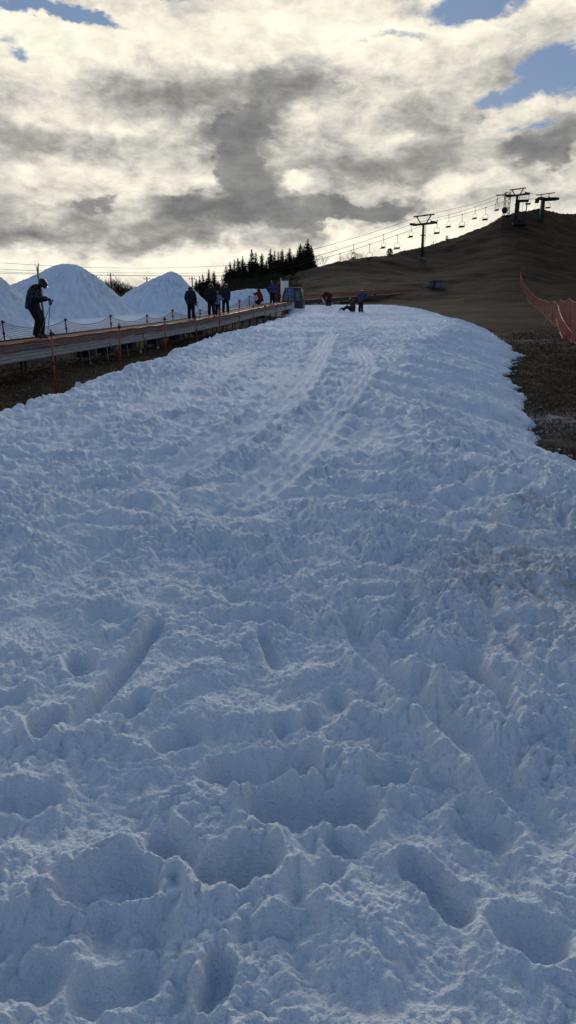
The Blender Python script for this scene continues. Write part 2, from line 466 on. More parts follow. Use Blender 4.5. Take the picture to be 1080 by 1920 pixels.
# groomed / sledge track bundles
def crv(pts):   # catmull-rom through pixels on the snow
    w = [hit_snow(*p) for p in pts]; w = [w[0] * 2 - w[1]] + w + [w[-1] * 2 - w[-2]]; out = []
    for i in range(1, len(w) - 2):
        for k in range(5):
            t = k / 5
            out.append(.5 * ((2 * w[i]) + (w[i + 1] - w[i - 1]) * t + (2 * w[i - 1] - 5 * w[i] + 4 * w[i + 1] - w[i + 2]) * t * t + (3 * w[i] - w[i - 1] - 3 * w[i + 1] + w[i + 2]) * t ** 3))
    out.append(w[-2]); return out
TR = [([(625, 628), (606, 660), (575, 712), (535, 762), (470, 812), (380, 868), (300, 905), (180, 965)], .17, 3, .022),
      ([(668, 650), (686, 690), (660, 740), (612, 800), (560, 860), (490, 925), (375, 1005)], .17, 3, .024),
      ([(470, 655), (400, 705), (300, 760), (180, 815), (60, 850), (-60, 880)], .34, 4, .018),
      ([(800, 640), (760, 700), (735, 790), (690, 860), (640, 900)], .25, 3, .012),
      ([(560, 640), (520, 700), (440, 770), (330, 820), (180, 880), (0, 950)], .28, 3, .014)]
for pts, hw, ng, am in TR:
    w = crv(pts)
    sel = (Rad > 3) & (Rad < 45)
    d, s, arc, ln = pl_dist(w, X[sel], Y[sel])
    fade = sstep(0, 1.5, arc) * sstep(0, 1.2, ln - arc)
    band = sstep(hw * 1.7, hw * .9, d) * fade
    brk = np.clip(1.0 + .8 * pn(X[sel] * .8, Y[sel] * .5, 61), .4, 1)
    s = s + .015 * pn(arc * .9, s * 2, 62)
    g = -am * (.5 + .5 * np.cos(s / hw * math.pi * ng)) ** .6 * brk
    rim = am * 1.3 * np.exp(-((d - hw * 1.25) / .05) ** 2) * brk
    add[sel] += (g * band + rim * fade)
    smooth_w[sel] = np.maximum(smooth_w[sel], band * (.85 if am > .02 else .4))

# choppy relief
A = np.interp(Rad, [0, 3, 8, 16, 30, 60], [.80, 1.05, 1.22, 1.12, .88, .72])
calm = sstep(-.15, .45, fbm(X * .28 + 5, Y * .28, 71, 2) + sstep(6, 16, Rad) * .12)     # patches less trampled
A = A * (1 - .45 * calm) * (1 - .8 * smooth_w) * (1 - .72 * flank)
near = sstep(16, 6, Rad)
wx = X + .10 * pn(X * 2.6, Y * 2.6, 81) + .03 * pn(X * 9, Y * 9, 181); wy = Y + .10 * pn(X * 2.6, Y * 2.6, 82) + .03 * pn(X * 9, Y * 9, 182)
b1 = np.sqrt(pn(wx * 2.7, wy * 3.1, 83) ** 2 + .012) * 2 - .5      # pillows with soft valleys
b2 = np.sqrt(pn(wx * 5.6, wy * 6.2, 84) ** 2 + .01) * 2 - .5
b3 = np.sqrt(pn(wx * 11.5, wy * 12.5, 85) ** 2 + .008) * 2 - .5
lo = pn(wx * 1.25, wy * 1.5, 87)
lumpm = sstep(-.30, .40, pn(X * 1.9, Y * 1.9, 88))
far_k = sstep(5, 14, Rad)
chop = A * (.042 * lo + .042 * b1 + (.032 + .016 * far_k) * b2 + (.026 - .010 * far_k) * b3 * (.45 + .55 * lumpm))
w1 = np.zeros(X.shape)
s1 = (Rad < 14) & (np.abs(np.arctan2(X, Y)) < R(75)) & (Y > 0)
q_ = worley(wx[s1] * 8.5, wy[s1] * 8.5, 89)                       # broken lumps, sparse and rounded
w1[s1] = np.sqrt(np.clip(1 - (q_ / .42) ** 2, 0, 1)) * .020 * sstep(.2, .8, lumpm[s1])
w1[s1] += .016 * np.abs(pn(wx[s1] * 22, wy[s1] * 22, 86))
s2 = (Rad < 6.5) & (np.abs(np.arctan2(X, Y)) < R(75)) & (Y > 0)
q_ = worley(X[s2] * 21, Y[s2] * 21, 90)
w1[s2] += np.sqrt(np.clip(1 - (q_ / .45) ** 2, 0, 1)) * .014 * sstep(-.2, .8, lumpm[s2]) + .007 * pn(X[s2] * 38, Y[s2] * 38, 186)
s3 = Rad < 4.2
w1[s3] += .0042 * pn(X[s3] * 75, Y[s3] * 75, 92) + .0024 * pn(X[s3] * 140, Y[s3] * 140, 192)
# melt furrows running down the right flank
fu = X * .76 + Y * .65
chop += flank * (.035 * pn(fu * 2.2, X * .4 - Y * .2, 93) + .060 * np.abs(pn(fu * 5.5, X * .35 - Y * .25, 94)) + .030 * np.abs(pn(fu * 13, X * .9 - Y * .8, 97)) + .022 * pn(X * 4, Y * 4, 95)) * sstep(0, .25, dmin)
chop += flank_l * .05 * np.abs(pn(X * 2.4, Y * 2.4, 96)) * sstep(0, .2, dmin)

# hollows: boot prints and edge cuts
def print_at(cx, cy, ang, L2, W, D, rim=.35, seed=0, floor=.85):
    rad = L2 + W * 2.6
    r0 = math.hypot(cx, cy)
    i0 = np.searchsorted(rs, max(r0 - rad, .02)); i1 = np.searchsorted(rs, r0 + rad)
    th0 = math.atan2(cx, cy); dth = math.asin(min(.99, rad / max(r0, rad * 1.05)))
    j0 = np.searchsorted(ths, th0 - dth); j1 = np.searchsorted(ths, th0 + dth)
    if i1 - i0 < 2 or j1 - j0 < 2: return
    sl = (slice(i0, i1), slice(j0, j1))
    x = X[sl] - cx; y = Y[sl] - cy
    x = x + .55 * W * pn(X[sl] * 6, Y[sl] * 6, 101 + seed) + .22 * W * pn(X[sl] * 19, Y[sl] * 19, 111 + seed); y = y + .55 * W * pn(X[sl] * 6, Y[sl] * 6, 102 + seed) + .22 * W * pn(X[sl] * 19, Y[sl] * 19, 112 + seed)
    c, s = math.cos(ang), math.sin(ang)
    u = x * c + y * s; v = -x * s + y * c
    q = np.hypot(np.maximum(np.abs(u) - L2, 0), v) / W
    ins = sstep(1.45, .35, q)
    chop[sl] = chop[sl] * (1 - ins * (1 - floor))
    dent[sl] = np.minimum(dent[sl], -D * ins)
    dent_r[sl] = np.maximum(dent_r[sl], rim * D * np.exp(-((q - 1.6) / .4) ** 2) * (.35 + 1.1 * np.abs(pn(X[sl] * 4, Y[sl] * 4, 7 + seed)))) 
dent = np.zeros(X.shape); dent_r = np.zeros(X.shape)
keep_out = [(.2, 2.6, 1.0)]
def rand_prints(n, ya, yb, Dm, sc=1.0):
    for k in range(n):
        y = ya + (yb - ya) * rnd.random() ** 1.2
        x = rnd.uniform(-1.1, 1.1) * (y * .62 + 1)
        if x < np.interp(y, LY, LX) + .8 or x > np.interp(y, RY, RX) - 2.0: continue
        if y < 3.4 and abs(x) < 1.7 and rnd.random() < .6: continue
        ix = np.searchsorted(rs, math.hypot(x, y)); jx = min(np.searchsorted(ths, math.atan2(x, y)), NC - 1)
        if smooth_w[min(ix, NR - 1), jx] > .3: continue
        cl = calm[min(ix, NR - 1), jx]
        if rnd.random() < cl * .7: continue
        print_at(x, y, rnd.uniform(0, math.pi), rnd.uniform(.06, .17) * sc, rnd.uniform(.05, .085) * sc, rnd.uniform(.4, 1) * Dm, seed=k % 5)
rand_prints(520, 1.2, 9, .065, .55)
rand_prints(1300, 8, 24, .06, .95)
rand_prints(1100, 20, 57, .05, 1.3)
# the hollows the picture shows closest to the lens: (centre px, py), half length, half width, depth, direction
for (px, py, L2, W, D, an) in ((485, 1462, .12, .062, .085, 4), (575, 1536, .125, .062, .09, 2), (450, 1652, .05, .068, .09, 14), (222, 1680, .055, .06, .055, 5),
                               (96, 1378, .025, .05, .08, 60), (732, 1472, .025, .05, .06, 20), (808, 1690, .085, .036, .055, -52), (985, 1795, .03, .055, .065, -20),
                               (335, 1608, .035, .05, .06, -30), (628, 1345, .05, .05, .045, 80), (150, 1262, .05, .05, .06, -40), (908, 1290, .12, .035, .075, 105),
                               (55, 1880, .03, .055, .055, 10), (850, 1250, .06, .06, .05, 0), (405, 1880, .035, .028, .05, 70), (225, 1885, .05, .05, .05, 20),
                               (470, 1175, .14, .06, .06, 8), (210, 1170, .08, .06, .045, -10), (868, 1392, .055, .035, .05, -50), (640, 1600, .03, .03, .04, -35),
                               (480, 1130, .1, .07, .05, 3), (720, 1130, .12, .06, .05, 10), (980, 1180, .1, .07, .05, 0), (330, 1410, .05, .04, .05, 25), (250, 1350, .04, .04, .05, 60),
                               (560, 1385, .04, .04, .045, 10), (940, 1500, .04, .04, .04, 30), (1040, 1290, .07, .05, .05, -20), (770, 1300, .05, .04, .05, 40), (60, 1520, .06, .05, .045, 0)):
    p = hit_snow(px, py)
    print_at(p.x, p.y, R(an), L2, W * .9, D * 1.05, .45, seed=int(px) % 5)
# straight edge cuts made by skis
for pts, W, D, rim in (([(312, 1168), (250, 1258), (180, 1340), (108, 1412)], .032, .06, .035), ([(640, 1150), (700, 1250), (820, 1365), (960, 1500), (1080, 1640)], .055, .055, .045),
                       ([(530, 1765), (560, 1830), (604, 1925)], .018, .06, .02), ([(478, 1175), (505, 1235), (532, 1290)], .03, .05, .02), ([(1000, 1300), (930, 1180), (900, 1100)], .03, .03, .02),
                       ([(60, 1240), (0, 1330)], .03, .03, .02), ([(30, 1160), (130, 1080), (260, 1010)], .06, .025, .015)):
    w = [hit_snow(*p) for p in pts]
    sel = Rad < 9
    d, s, arc, ln = pl_dist(w, X[sel], Y[sel])
    d = d + .012 * pn(X[sel] * 9, Y[sel] * 9, 33)
    fade = sstep(0, .2, arc) * sstep(0, .2, ln - arc)
    ins = sstep(W * 1.25, W * .5, d) * fade
    t = chop[sel]; t = t * (1 - .8 * sstep(W * 2.0, W * .9, d) * fade); chop[sel] = t
    dent[sel] = np.minimum(dent[sel], -D * ins)
    dent_r[sel] = np.maximum(dent_r[sel], rim * np.exp(-((d - W * 1.9) / (W * .75)) ** 2) * fade * (.5 + .5 * np.sign(-s)) * (.7 + .5 * np.abs(pn(X[sel] * 6, Y[sel] * 6, 5))))
# trodden wedge right at the bottom
p = hit_snow(515, 1880); e = blob(X, Y, p.x, p.y, .09, .10); chop = chop * (1 - .85 * e)
rel_ = (chop + add * 1.15) * np.clip(prof * 1.5, 0, 1) + dent * np.clip(prof, 0, 1) + dent_r * (1 + .5 * b3) * np.clip(prof, 0, 1) * np.exp(dent / .02)
# thaw rounds the crests of the nearest lumps; the grains stay crisp
def blur(a_, n_):
    k_ = np.hanning(n_ + 2)[1:-1]; k_ /= k_.sum(); h_ = n_ // 2
    o_ = np.pad(a_, ((h_, h_), (0, 0)), mode='edge'); r_ = sum(k_[i_] * o_[i_:i_ + a_.shape[0]] for i_ in range(n_))
    o_ = np.pad(r_, ((0, 0), (h_, h_)), mode='edge'); return sum(k_[i_] * o_[:, i_:i_ + a_.shape[1]] for i_ in range(n_))
rs_ = blur(rel_, 13); wn_ = sstep(5.5, 2.2, Rad); rel_ = rel_ * (1 - wn_) + rs_ * wn_
rs_ = blur(rel_, 7); wn_ = .7 * sstep(9, 4, Rad); rel_ = rel_ * (1 - wn_) + rs_ * wn_
H = H + rel_ + w1 * A * (1 + .5 * dent / .08) * np.clip(prof * 1.5, 0, 1)
# rim of the strip drops to the soil
H = np.where(dmin > 0, H + .03 * np.clip(dmin / .12, 0, 1), G0 - .05 + np.clip(dmin, -1, 0) * .5)
H = np.where(dmin > 0, np.maximum(H, G0 - .02), H)
mask = dmin > -.12
co = np.stack([X, Y, H], -1).reshape(-1, 3)
f = grid_faces(NR, NC, mask, wrap=True)
dirt = np.zeros(X.shape)
for (px, py, sx, sy, k) in ((968, 1075, .45, .42, 1.0), (1000, 1110, .55, .3, .9), (985, 955, .22, .2, .9), (1040, 1010, .5, .5, .55), (930, 1150, .3, .2, .4), (1060, 1190, .4, .3, .5), (545, 1330, .12, .1, .12)):
    p = hit_snow(px, py); dirt = np.maximum(dirt, k * blob(X, Y, p.x, p.y, sx, sy))
dirt = np.maximum(dirt, .45 * sstep(.22, .02, dmin))
co, f, (dirt,) = compact(co, f, [dirt.ravel()])
so = mesh_np('snow_slope', co, f, m_snow); tag(so, kind='structure')
gx, gy = go_xy[:, 0], go_xy[:, 1]
dre = gx - np.interp(gy, RY, RX)
scr = .62 * np.exp(-np.clip(dre, 0, None) / .35) * sstep(-.2, .6, pn(gx * 1.2, gy * 1.2, 48) + .2) * (dre > -1) * (gy > 7) * (gy < 34)
frost = np.maximum(frost, scr)
go.data.attributes['frost'].data.foreach_set('value', frost.astype(np.float32))
a = so.data.attributes.new('dirt', 'FLOAT', 'POINT'); a.data.foreach_set('value', (dirt * .62).astype(np.float32))
print('snow verts', len(co))
SN_H = H
def snow_z(x, y):
    i = min(np.searchsorted(rs, math.hypot(x, y)), NR - 1); j = min(np.searchsorted(ths, math.atan2(x, y)), NC - 1)
    return float(SN_H[i, j])
# ------------------------------------------------------------------ carpet lift line on the left
LM, LX0, LY0 = .237, .42, 54.0
def line_x(Y, off=0.0): return LX0 - LM * (LY0 - Y) + off
def on_line(px, py, off=0.0):
    kx, kz = ray(px, py)
    Y = (LX0 - LM * LY0 + off) / (kx - LM)
    return Vector((kx * Y, Y, CAMZ + kz * Y))
_be = [on_line(a, b_, .5) for a, b_ in ((0, 649.5), (60, 642), (100, 637), (200, 624), (280, 613.5), (358, 603), (420, 592), (480, 579), (520, 571), (542, 567))]
BY = np.array([9.0, 14] + [p.y for p in _be] + [60]); _s = (_be[1].z - _be[0].z) / (_be[1].y - _be[0].y)
BZ = np.array([_be[0].z - .05 * (_be[0].y - 9), _be[0].z - .05 * (_be[0].y - 14)] + [p.z for p in _be] + [_be[-1].z + .2])
def belt_z(Y): return float(np.interp(Y, BY, BZ))
print('belt', [(round(a, 1), round(b_, 2)) for a, b_ in zip(BY, BZ)])

def sweep(stations, prof_fn):
    """stations of Y; prof_fn(Y) gives a closed ring of points"""
    vs = []; fs = []; n = None
    for Yv in stations:
        ring = prof_fn(Yv); n = len(ring); vs += ring
    for i in range(len(stations) - 1):
        for k in range(n):
            fs.append((i * n + k, i * n + (k + 1) % n, (i + 1) * n + (k + 1) % n, (i + 1) * n + k))
    fs.append(tuple(reversed(range(n)))); fs.append(tuple((len(stations) - 1) * n + k for k in range(n)))
    return vs, fs

conv = empty('carpet_lift', (line_x(30), 30, G(line_x(30), 30)))
tag(conv, 'long raised conveyor carpet with grey metal side panel carrying people to the gondola cabin', 'ski lift')
def rel(vs, o): return [Vector(v) - o.location for v in vs]
stns = list(np.arange(9.5, 51.6, 1.2)) + [51.8]
def panel(off, flip=1):
    # ribbed sheet-metal side: an outline with four horizontal ribs
    def fn(Yv):
        z = belt_z(Yv); out_ = []; hgt = .46
        zs = []
        for k in range(5):
            t0 = k / 5; zs += [(t0 + .01, .0), (t0 + .05, .022), (t0 + .15, .022), (t0 + .19, .0)]
        pts = [(off, z + .0)] + [(off + flip * d, z - t * hgt) for t, d in zs] + [(off, z - hgt), (off - flip * .02, z - hgt), (off - flip * .02, z)]
        return [Vector((line_x(Yv, a), Yv, b_)) for a, b_ in pts]
    return fn
for off, fl in ((.55, 1), (-.55, -1)):
    vs, fs = sweep(stns, panel(off, fl)); MB().add(rel(vs, conv), fs).build('side_panel', m_steel, conv)
for off in (.52, -.52):
    vs, fs = sweep(stns, lambda Yv: [Vector((line_x(Yv, off + a), Yv, belt_z(Yv) + b_)) for a, b_ in ((-.06, .003), (.06, .003), (.06, .035), (-.06, .035))])
    MB().add(rel(vs, conv), fs).build('top_rail', m_orange if off > 0 else m_dark, conv)
vs, fs = sweep(stns, lambda Yv: [Vector((line_x(Yv, a), Yv, belt_z(Yv) + b_)) for a, b_ in ((-.45, -.03), (.45, -.03), (.45, .0), (-.45, .0))])
MB().add(rel(vs, conv), fs).build('moving_belt', m_belt, conv)
for i, Yv in enumerate(np.arange(10, 51, 1.55)):
    for off in (.42, -.42):
        xx = line_x(Yv, off); g_ = G(xx, Yv); zt = belt_z(Yv) - .44
        if zt - g_ < .05: g_ = zt - .15
        lg = MB().box((xx, Yv, (zt + g_) / 2 - .03), (.06, .06, zt - g_ + .06)).box((xx, Yv, g_ + .02), (.16, .16, .03))
        lg.v = [tuple(Vector(v) - conv.location) for v in lg.v]; lg.build('leg', m_dark, conv)
    br = MB().box((line_x(Yv, 0), Yv, belt_z(Yv) - .48), (.9, .06, .06))
    if i % 2 == 0 and i < 12:
        y2 = Yv + 1.55; br.tube([(line_x(Yv, .42), Yv, G(line_x(Yv, .42), Yv) + .12), (line_x(y2, .42), y2, G(line_x(y2, .42), y2) + .12)], .018, 6)
    br.v = [tuple(Vector(v) - conv.location) for v in br.v]; br.build('cross_frame', m_dark, conv)
m_tagw = M('white_plastic', (.6, .6, .58), rough=.5)
m_yel = M('yellow_plastic', (.55, .42, .04), rough=.5)
# dark housings and small fittings slung under the carpet
for (px, wd) in ((160, .5), (200, .8), (240, .6), (292, 1.0), (330, .8), (372, .9)):
    p = on_line(px, 650, .2); z = belt_z(p.y) - .46
    bx_ = MB().box((p.x, p.y, z - .13), (.5, wd, .24), bev=.04).box((p.x + .26, p.y, z - .12), (.03, wd * .6, .14)); bx_.v = [tuple(Vector(v) - conv.location) for v in bx_.v]
    bx_.build('roller_housing', m_black, conv)
for (px, py, mm, s_) in ((204, 679, m_tagw, .06), (264, 660, m_tagw, .07), (296, 654, m_tagw, .07), (170, 683, m_tagw, .05), (241, 668, m_tagw, .05), (266, 646, m_yel, .10), (207, 647, m_yel, .05)):
    p = on_line(px, py, .6)
    zt = belt_z(p.y) - .46
    tg = MB().box(p, (s_, s_ * .4, s_ * 2.2), bev=.01).tube([p + Vector((0, 0, s_)), Vector((p.x - .03, p.y, max(zt, p.z + s_ + .02)))], .006, 5); tg.v = [tuple(Vector(v) - conv.location) for v in tg.v]
    tg.build('hanging_tag', mm, conv)
# crack-like hanging cable on the panel
p = on_line(268, 622, .585); cb = MB().tube([Vector((p.x + dx, p.y, p.z + dz)) - conv.location for dx, dz in ((0, .06), (-.03, -.05), (.02, -.12), (.0, -.2), (.04, -.26), (.05, -.32))], .012, 5)
cb.build('cable', m_black, conv)

# ------------------------------------------------------------------ fence poles beside the carpet
def pole(name, base, top, label, cat, group, mat=None, r=.022, hook=True):
    t = empty(name, base); tag(t, label, cat, group)
    h = Vector(top) - Vector(base)
    MB().tube([(0, 0, -.05), h * .5, h], [r * 1.1, r, r * .9], 8).build('shaft', mat or m_orange, t, True)
    if hook:
        q_ = h * .93
        MB().tube([q_ + Vector((0, 0, -.035)), q_ + Vector((0, 0, .035))], r * 1.9, 8).box(q_ + Vector((r * 2.5, 0, 0)), (.04, .02, .03)).build('net_clip', m_black, t)
        q_ = h * .50
        MB().tube([q_ + Vector((0, 0, -.03)), q_ + Vector((0, 0, .03))], r * 1.8, 8).build('net_clip', m_black, t)
    return t
near = [((106, 742), (95, 617), 'tall orange pole nearest the camera, leftmost in front of the grey side panel'), ((227, 702), (223, 606), 'orange pole in front of the panel, second from the left edge'),
        ((312, 672), (308, 593), 'orange pole in front of the panel, third from the left, before the crack-like cable'), ((370, 648), (366, 590), 'orange pole standing just right of the lone boarder on the carpet'),
        ((412, 634), (411, 575), 'orange pole in front of the child in the lavender jacket'), ((449, 626), (448, 560), 'thin pole beside the carpet right of the two dark-clothed adults'),
        ((476, 617), (475, 570), 'thin pole beside the carpet below the person in red'), ((497, 606), (497, 571), 'thin pole beside the carpet just below the blue jacket'),
        ((517, 599), (517, 573), 'short pole near the end of the carpet'), ((534, 594), (534, 571), 'last short pole before the cabin at the carpet end')]
near_tops = []; near_b = []
for (bx_, by_), (tx, ty), lab in near:
    b_ = hit(bx_, by_) if by_ > 630 else None
    if b_ is None:
        q_ = on_line(bx_, by_, 1.5); b_ = Vector((q_.x, q_.y, G(q_.x, q_.y)))
    t_ = P(tx, ty, b_.y)
    pole('orange_pole', b_, t_, lab, 'pole', 'orange poles along the near side of the carpet lift'); near_tops.append(t_); near_b.append(b_)
far = [(-60, 604, -58, 647), (4, 600, 9, 641), (122, 597, 126, 632), (207, 590, 209, 622), (275.5, 590, 276, 613), (323, 580, 325, 606), (375, 580, 376, 600), (449, 563, 449, 587), (467, 554, 468, 580), (478, 549, 479, 577), (500, 552, 500, 572)]
far_lab = ['', 'orange-red pole behind the carpet at the left edge of the picture', 'pole behind the carpet just right of the skier with skis', 'pole behind the carpet below the gap between the two big snow piles', 'pole behind the carpet left of the middle, under the second pile',
           'pole behind the carpet just left of the lone boarder', 'pole behind the carpet right beside the lone boarder', 'pole behind the carpet right of the dark-clothed adults', 'pole behind the carpet left of the person in red', 'pole the person in red reaches for', 'pole behind the carpet right of the person in red']
far_tops = []; far_b = []
m_pole_d = M('dull_red_plastic', (.30, .06, .04), (.16, .04, .03), rough=.5, scale=12)
for (tx, ty, bx_, by_), lab in zip(far, far_lab):
    q_ = on_line(tx, ty, -1.35)
    zb = belt_z(q_.y) - .25
    b_ = Vector((P(bx_, by_, q_.y).x, q_.y, zb))
    far_tops.append(q_); far_b.append(b_)
    if lab: pole('orange_pole', b_, q_, lab, 'pole', 'poles along the far side of the carpet lift', m_pole_d, .024)

def net(name, tops, hgt, sag, mat, label, group=None, seg=8, rows=5, topline=True, bulge=.0, seed=0, drop=.06, hvar=0, lineno=2):
    me = bpy.data.meshes.new(name); vs = []; uvs = []; fs = []; arc = 0
    rr_ = random.Random(seed)
    cols = []
    for i in range(len(tops) - 1):
        a, b_ = Vector(tops[i]), Vector(tops[i + 1]); ln = (b_ - a).length
        n_ = Vector((b_.y - a.y, a.x - b_.x, 0)).normalized()
        for k in range(seg + (1 if i == len(tops) - 2 else 0)):
            t = k / seg; s_ = 4 * t * (1 - t)
            p = a.lerp(b_, t) + Vector((0, 0, -drop - sag * s_))
            hh = (hgt(i, t) if callable(hgt) else hgt) * (1 - hvar * rr_.random())
            cols.append((p, hh, n_, arc + ln * t, s_))
        arc += ln
    for (p, hh, n_, u, s_) in cols:
        for r_ in range(rows + 1):
            v = r_ / rows
            vs.append(p + Vector((0, 0, -hh * v)) + n_ * (bulge * math.sin(v * 3) * s_ + .02 * rr_.uniform(-1, 1)))
            uvs.append((u, hh * v))
    for c in range(len(cols) - 1):
        for r_ in range(rows):
            i0 = c * (rows + 1) + r_; fs.append((i0, i0 + 1, i0 + rows + 2, i0 + rows + 1))
    root = empty(name, vs[0]); org = Vector(vs[0])
    me.from_pydata([tuple(v - org) for v in vs], [], fs); me.update()
    uvl = me.uv_layers.new(name='UVMap')
    for lp in me.loops: uvl.data[lp.index].uv = uvs[lp.vertex_index]
    me.materials.append(mat); o = bpy.data.objects.new('mesh_sheet', me); link(o); o.parent = root
    rp_ = MB(); rp_.tube([c[0] - org for c in cols], .012, 5)
    if lineno > 1: rp_.tube([c[0] - org + Vector((0, 0, -c[1])) for c in cols], .010, 5)
    rp_.build('edge_rope', m_pole_d, root)
    tag(root, label, 'net', group); return root
net('safety_net', far_tops[:8], .42, .22, m_net, 'sagging brown-orange safety net strung between the poles behind the carpet', seed=3, bulge=.1)
net('safety_net', far_tops[7:], .5, .10, m_net, 'short stretch of net by the person in red near the low snow pile', seed=4)
# near net: lies low against the panel, so it is hung from the poles and pulled to the belt edge
pts = [Vector((line_x(Yv, .66), Yv, belt_z(Yv) + .05 + .015 * rnd.random())) for Yv in np.arange(12, 52, 1.5)]
net('safety_net', pts, lambda i, t: .23, .02, m_net_dense, 'brown-orange net lying along the top half of the grey side panel', seed=5, bulge=.02, drop=0, hvar=.12, seg=3)
# ------------------------------------------------------------------ snow bank behind the carpet and the piles
ys = np.concatenate([np.arange(10, 62, .35)]); us = np.concatenate([np.arange(0, 6, .2), np.arange(6, 60, 1.2)])
U, YY = np.meshgrid(us, ys)
XX = line_x(YY, -2.2) - U
bz = np.interp(YY, BY, BZ)
gz = ground(XX, YY)
tgt = np.interp(YY, [10, 20, 26, 35, 45, 55, 62], [.10, .48, .78, 1.30, 1.62, 1.9, 1.9])
ZZ = gz + (np.maximum(tgt, gz + .2) - gz) * (1 - (1 - np.clip(U / 1.5, 0, 1)) ** 2) + .07 * fbm(XX * .7, YY * .7, 131, 4) * np.clip(U, 0, 1) - .05 * (U < .05)
ZZ = np.where(YY > 58, gz + (ZZ - gz) * np.clip((62 - YY) / 4, 0, 1) - .02, ZZ)
co = np.stack([XX, YY, ZZ], -1).reshape(-1, 3)
o = mesh_np('snow_field', co, grid_faces(len(ys), len(us)), m_mound); tag(o, kind='structure')

def pile(px, py, Yd, z0, outline, label, seed, ridge=None, crest=.35, pw=1.0):
    """a heap of machine-made snow; outline = [(direction deg, base radius)]"""
    pk = P(px, py, Yd); Hh = pk.z - z0
    nt_, nr_ = 260, 120
    th = np.linspace(-math.pi, math.pi, nt_, endpoint=False); t = np.linspace(0, 1.12, nr_)
    an = np.array([R(a) for a, _ in outline]); ra = np.array([r_ for _, r_ in outline])
    T, TH = np.meshgrid(t, th, indexing='ij')
    Rb = np.interp(TH, an, ra, period=2 * math.pi)
    Rb = Rb * (1 + .05 * pn(np.cos(TH) * 1.6, np.sin(TH) * 1.6, seed))
    r_ = T * Rb
    x = r_ * np.sin(TH); y = r_ * np.cos(TH)
    k = crest
    tt = np.sqrt(T * T + k * k) - k; tt = tt / (math.sqrt(1 + k * k) - k)
    h = Hh * (1 - tt ** pw)
    sl = np.clip(T * 4, 0, 1)
    h = h + .05 * np.abs(pn(x * 4, y * 4, seed + 30)) + sl * (.05 * fbm(x * .8, y * .8, seed + 3, 4) + .08 * pn(TH * 11, T * 1.6, seed + 9) * np.clip(T * 2, 0, 1) + .07 * pn(TH * 31, T * 3, seed + 10) * np.clip(T * 2, 0, 1) + .05 * np.abs(pn(x * 2.4, y * 2.4, seed + 5)) + .24 * np.abs(pn(TH * 7 + T * 2.5, T * 1.4, seed + 6)) * np.clip(T * 2, 0, 1) + .14 * np.abs(pn(TH * 22 + T * 5, T * 2.2, seed + 16)) * np.clip(T * 2, 0, 1) + .05 * np.abs(pn(x * 5, y * 5, seed + 7)))
    if ridge is not None:
        dx, dy, dh, s_ = ridge
        h = h + dh * np.exp(-(((x - dx) ** 2 + (y - dy) ** 2) / s_ ** 2))
    co_ = np.stack([x, y, h], -1).reshape(-1, 3)
    o = mesh_np('snow_pile', co_, grid_faces(nr_, nt_, wrap=True), m_mound)
    o.location = (pk.x, pk.y, z0 - .12)
    tag(o, label, 'snow pile', 'piles of machine-made snow'); return o
# directions: 90 = picture right, -90 = picture left, 180 = towards the camera
pile(-70, 492, 30, .55, [(-90, 5), (0, 4.5), (90, 3.4), (130, 3.5), (180, 4), (-130, 5)], 'nearest steep snow pile, cut off by the left edge of the picture', 201)
pile(143, 494, 38, .75, [(-90, 8.2), (-60, 6.4), (0, 4.5), (60, 3.6), (90, 3.35), (120, 3.6), (150, 4.8), (180, 5.8), (-150, 6.6), (-120, 7.4)], 'tallest snow pile, directly behind the skier with skis', 205, ridge=(-1.0, -.1, .22, .8), crest=.09)
pile(318, 510, 44, 1.35, [(-90, 4.3), (-50, 4), (0, 4), (60, 3.0), (90, 2.85), (120, 3.1), (180, 5), (-150, 5.2), (-120, 4.8)], 'snow pile in the middle with rounded top, behind the lone boarder', 211, ridge=(.45, -.1, .20, .6), crest=.10)
pile(492, 540, 52, 1.8, [(-90, 4.6), (-50, 3), (0, 1.6), (60, .9), (90, .85), (120, .95), (180, 2.2), (-150, 3.4), (-120, 4.4)], 'lowest snow pile, tapering left, behind the person in red', 217, crest=.28, pw=1.25)
# ------------------------------------------------------------------ people
def skin(name, verts, edges, mat, parent, sub=1, root=None):
    me = bpy.data.meshes.new('tmp'); keys = list(verts)
    me.from_pydata([verts[k][:3] for k in keys], [(keys.index(a), keys.index(b_)) for a, b_ in edges], []); me.update()
    o = bpy.data.objects.new('tmp', me); link(o)
    md = o.modifiers.new('s', 'SKIN'); md.use_smooth_shade = True; md.branch_smoothing = .3
    for i, k in enumerate(keys):
        r_ = verts[k][3]; r_ = r_ if isinstance(r_, tuple) else (r_, r_)
        me.skin_vertices[0].data[i].radius = r_
        me.skin_vertices[0].data[i].use_root = (k == (root or keys[0]))
    if sub: ss = o.modifiers.new('u', 'SUBSURF'); ss.levels = sub; ss.render_levels = sub
    dg = bpy.context.evaluated_depsgraph_get(); ev = o.evaluated_get(dg)
    me2 = bpy.data.meshes.new_from_object(ev); me2.name = name
    bpy.data.objects.remove(o); bpy.data.meshes.remove(me)
    me2.materials.clear(); me2.materials.append(mat)
    me2.polygons.foreach_set('use_smooth', [True] * len(me2.polygons))
    q_ = bpy.data.objects.new(name, me2); link(q_); q_.parent = parent
    return q_

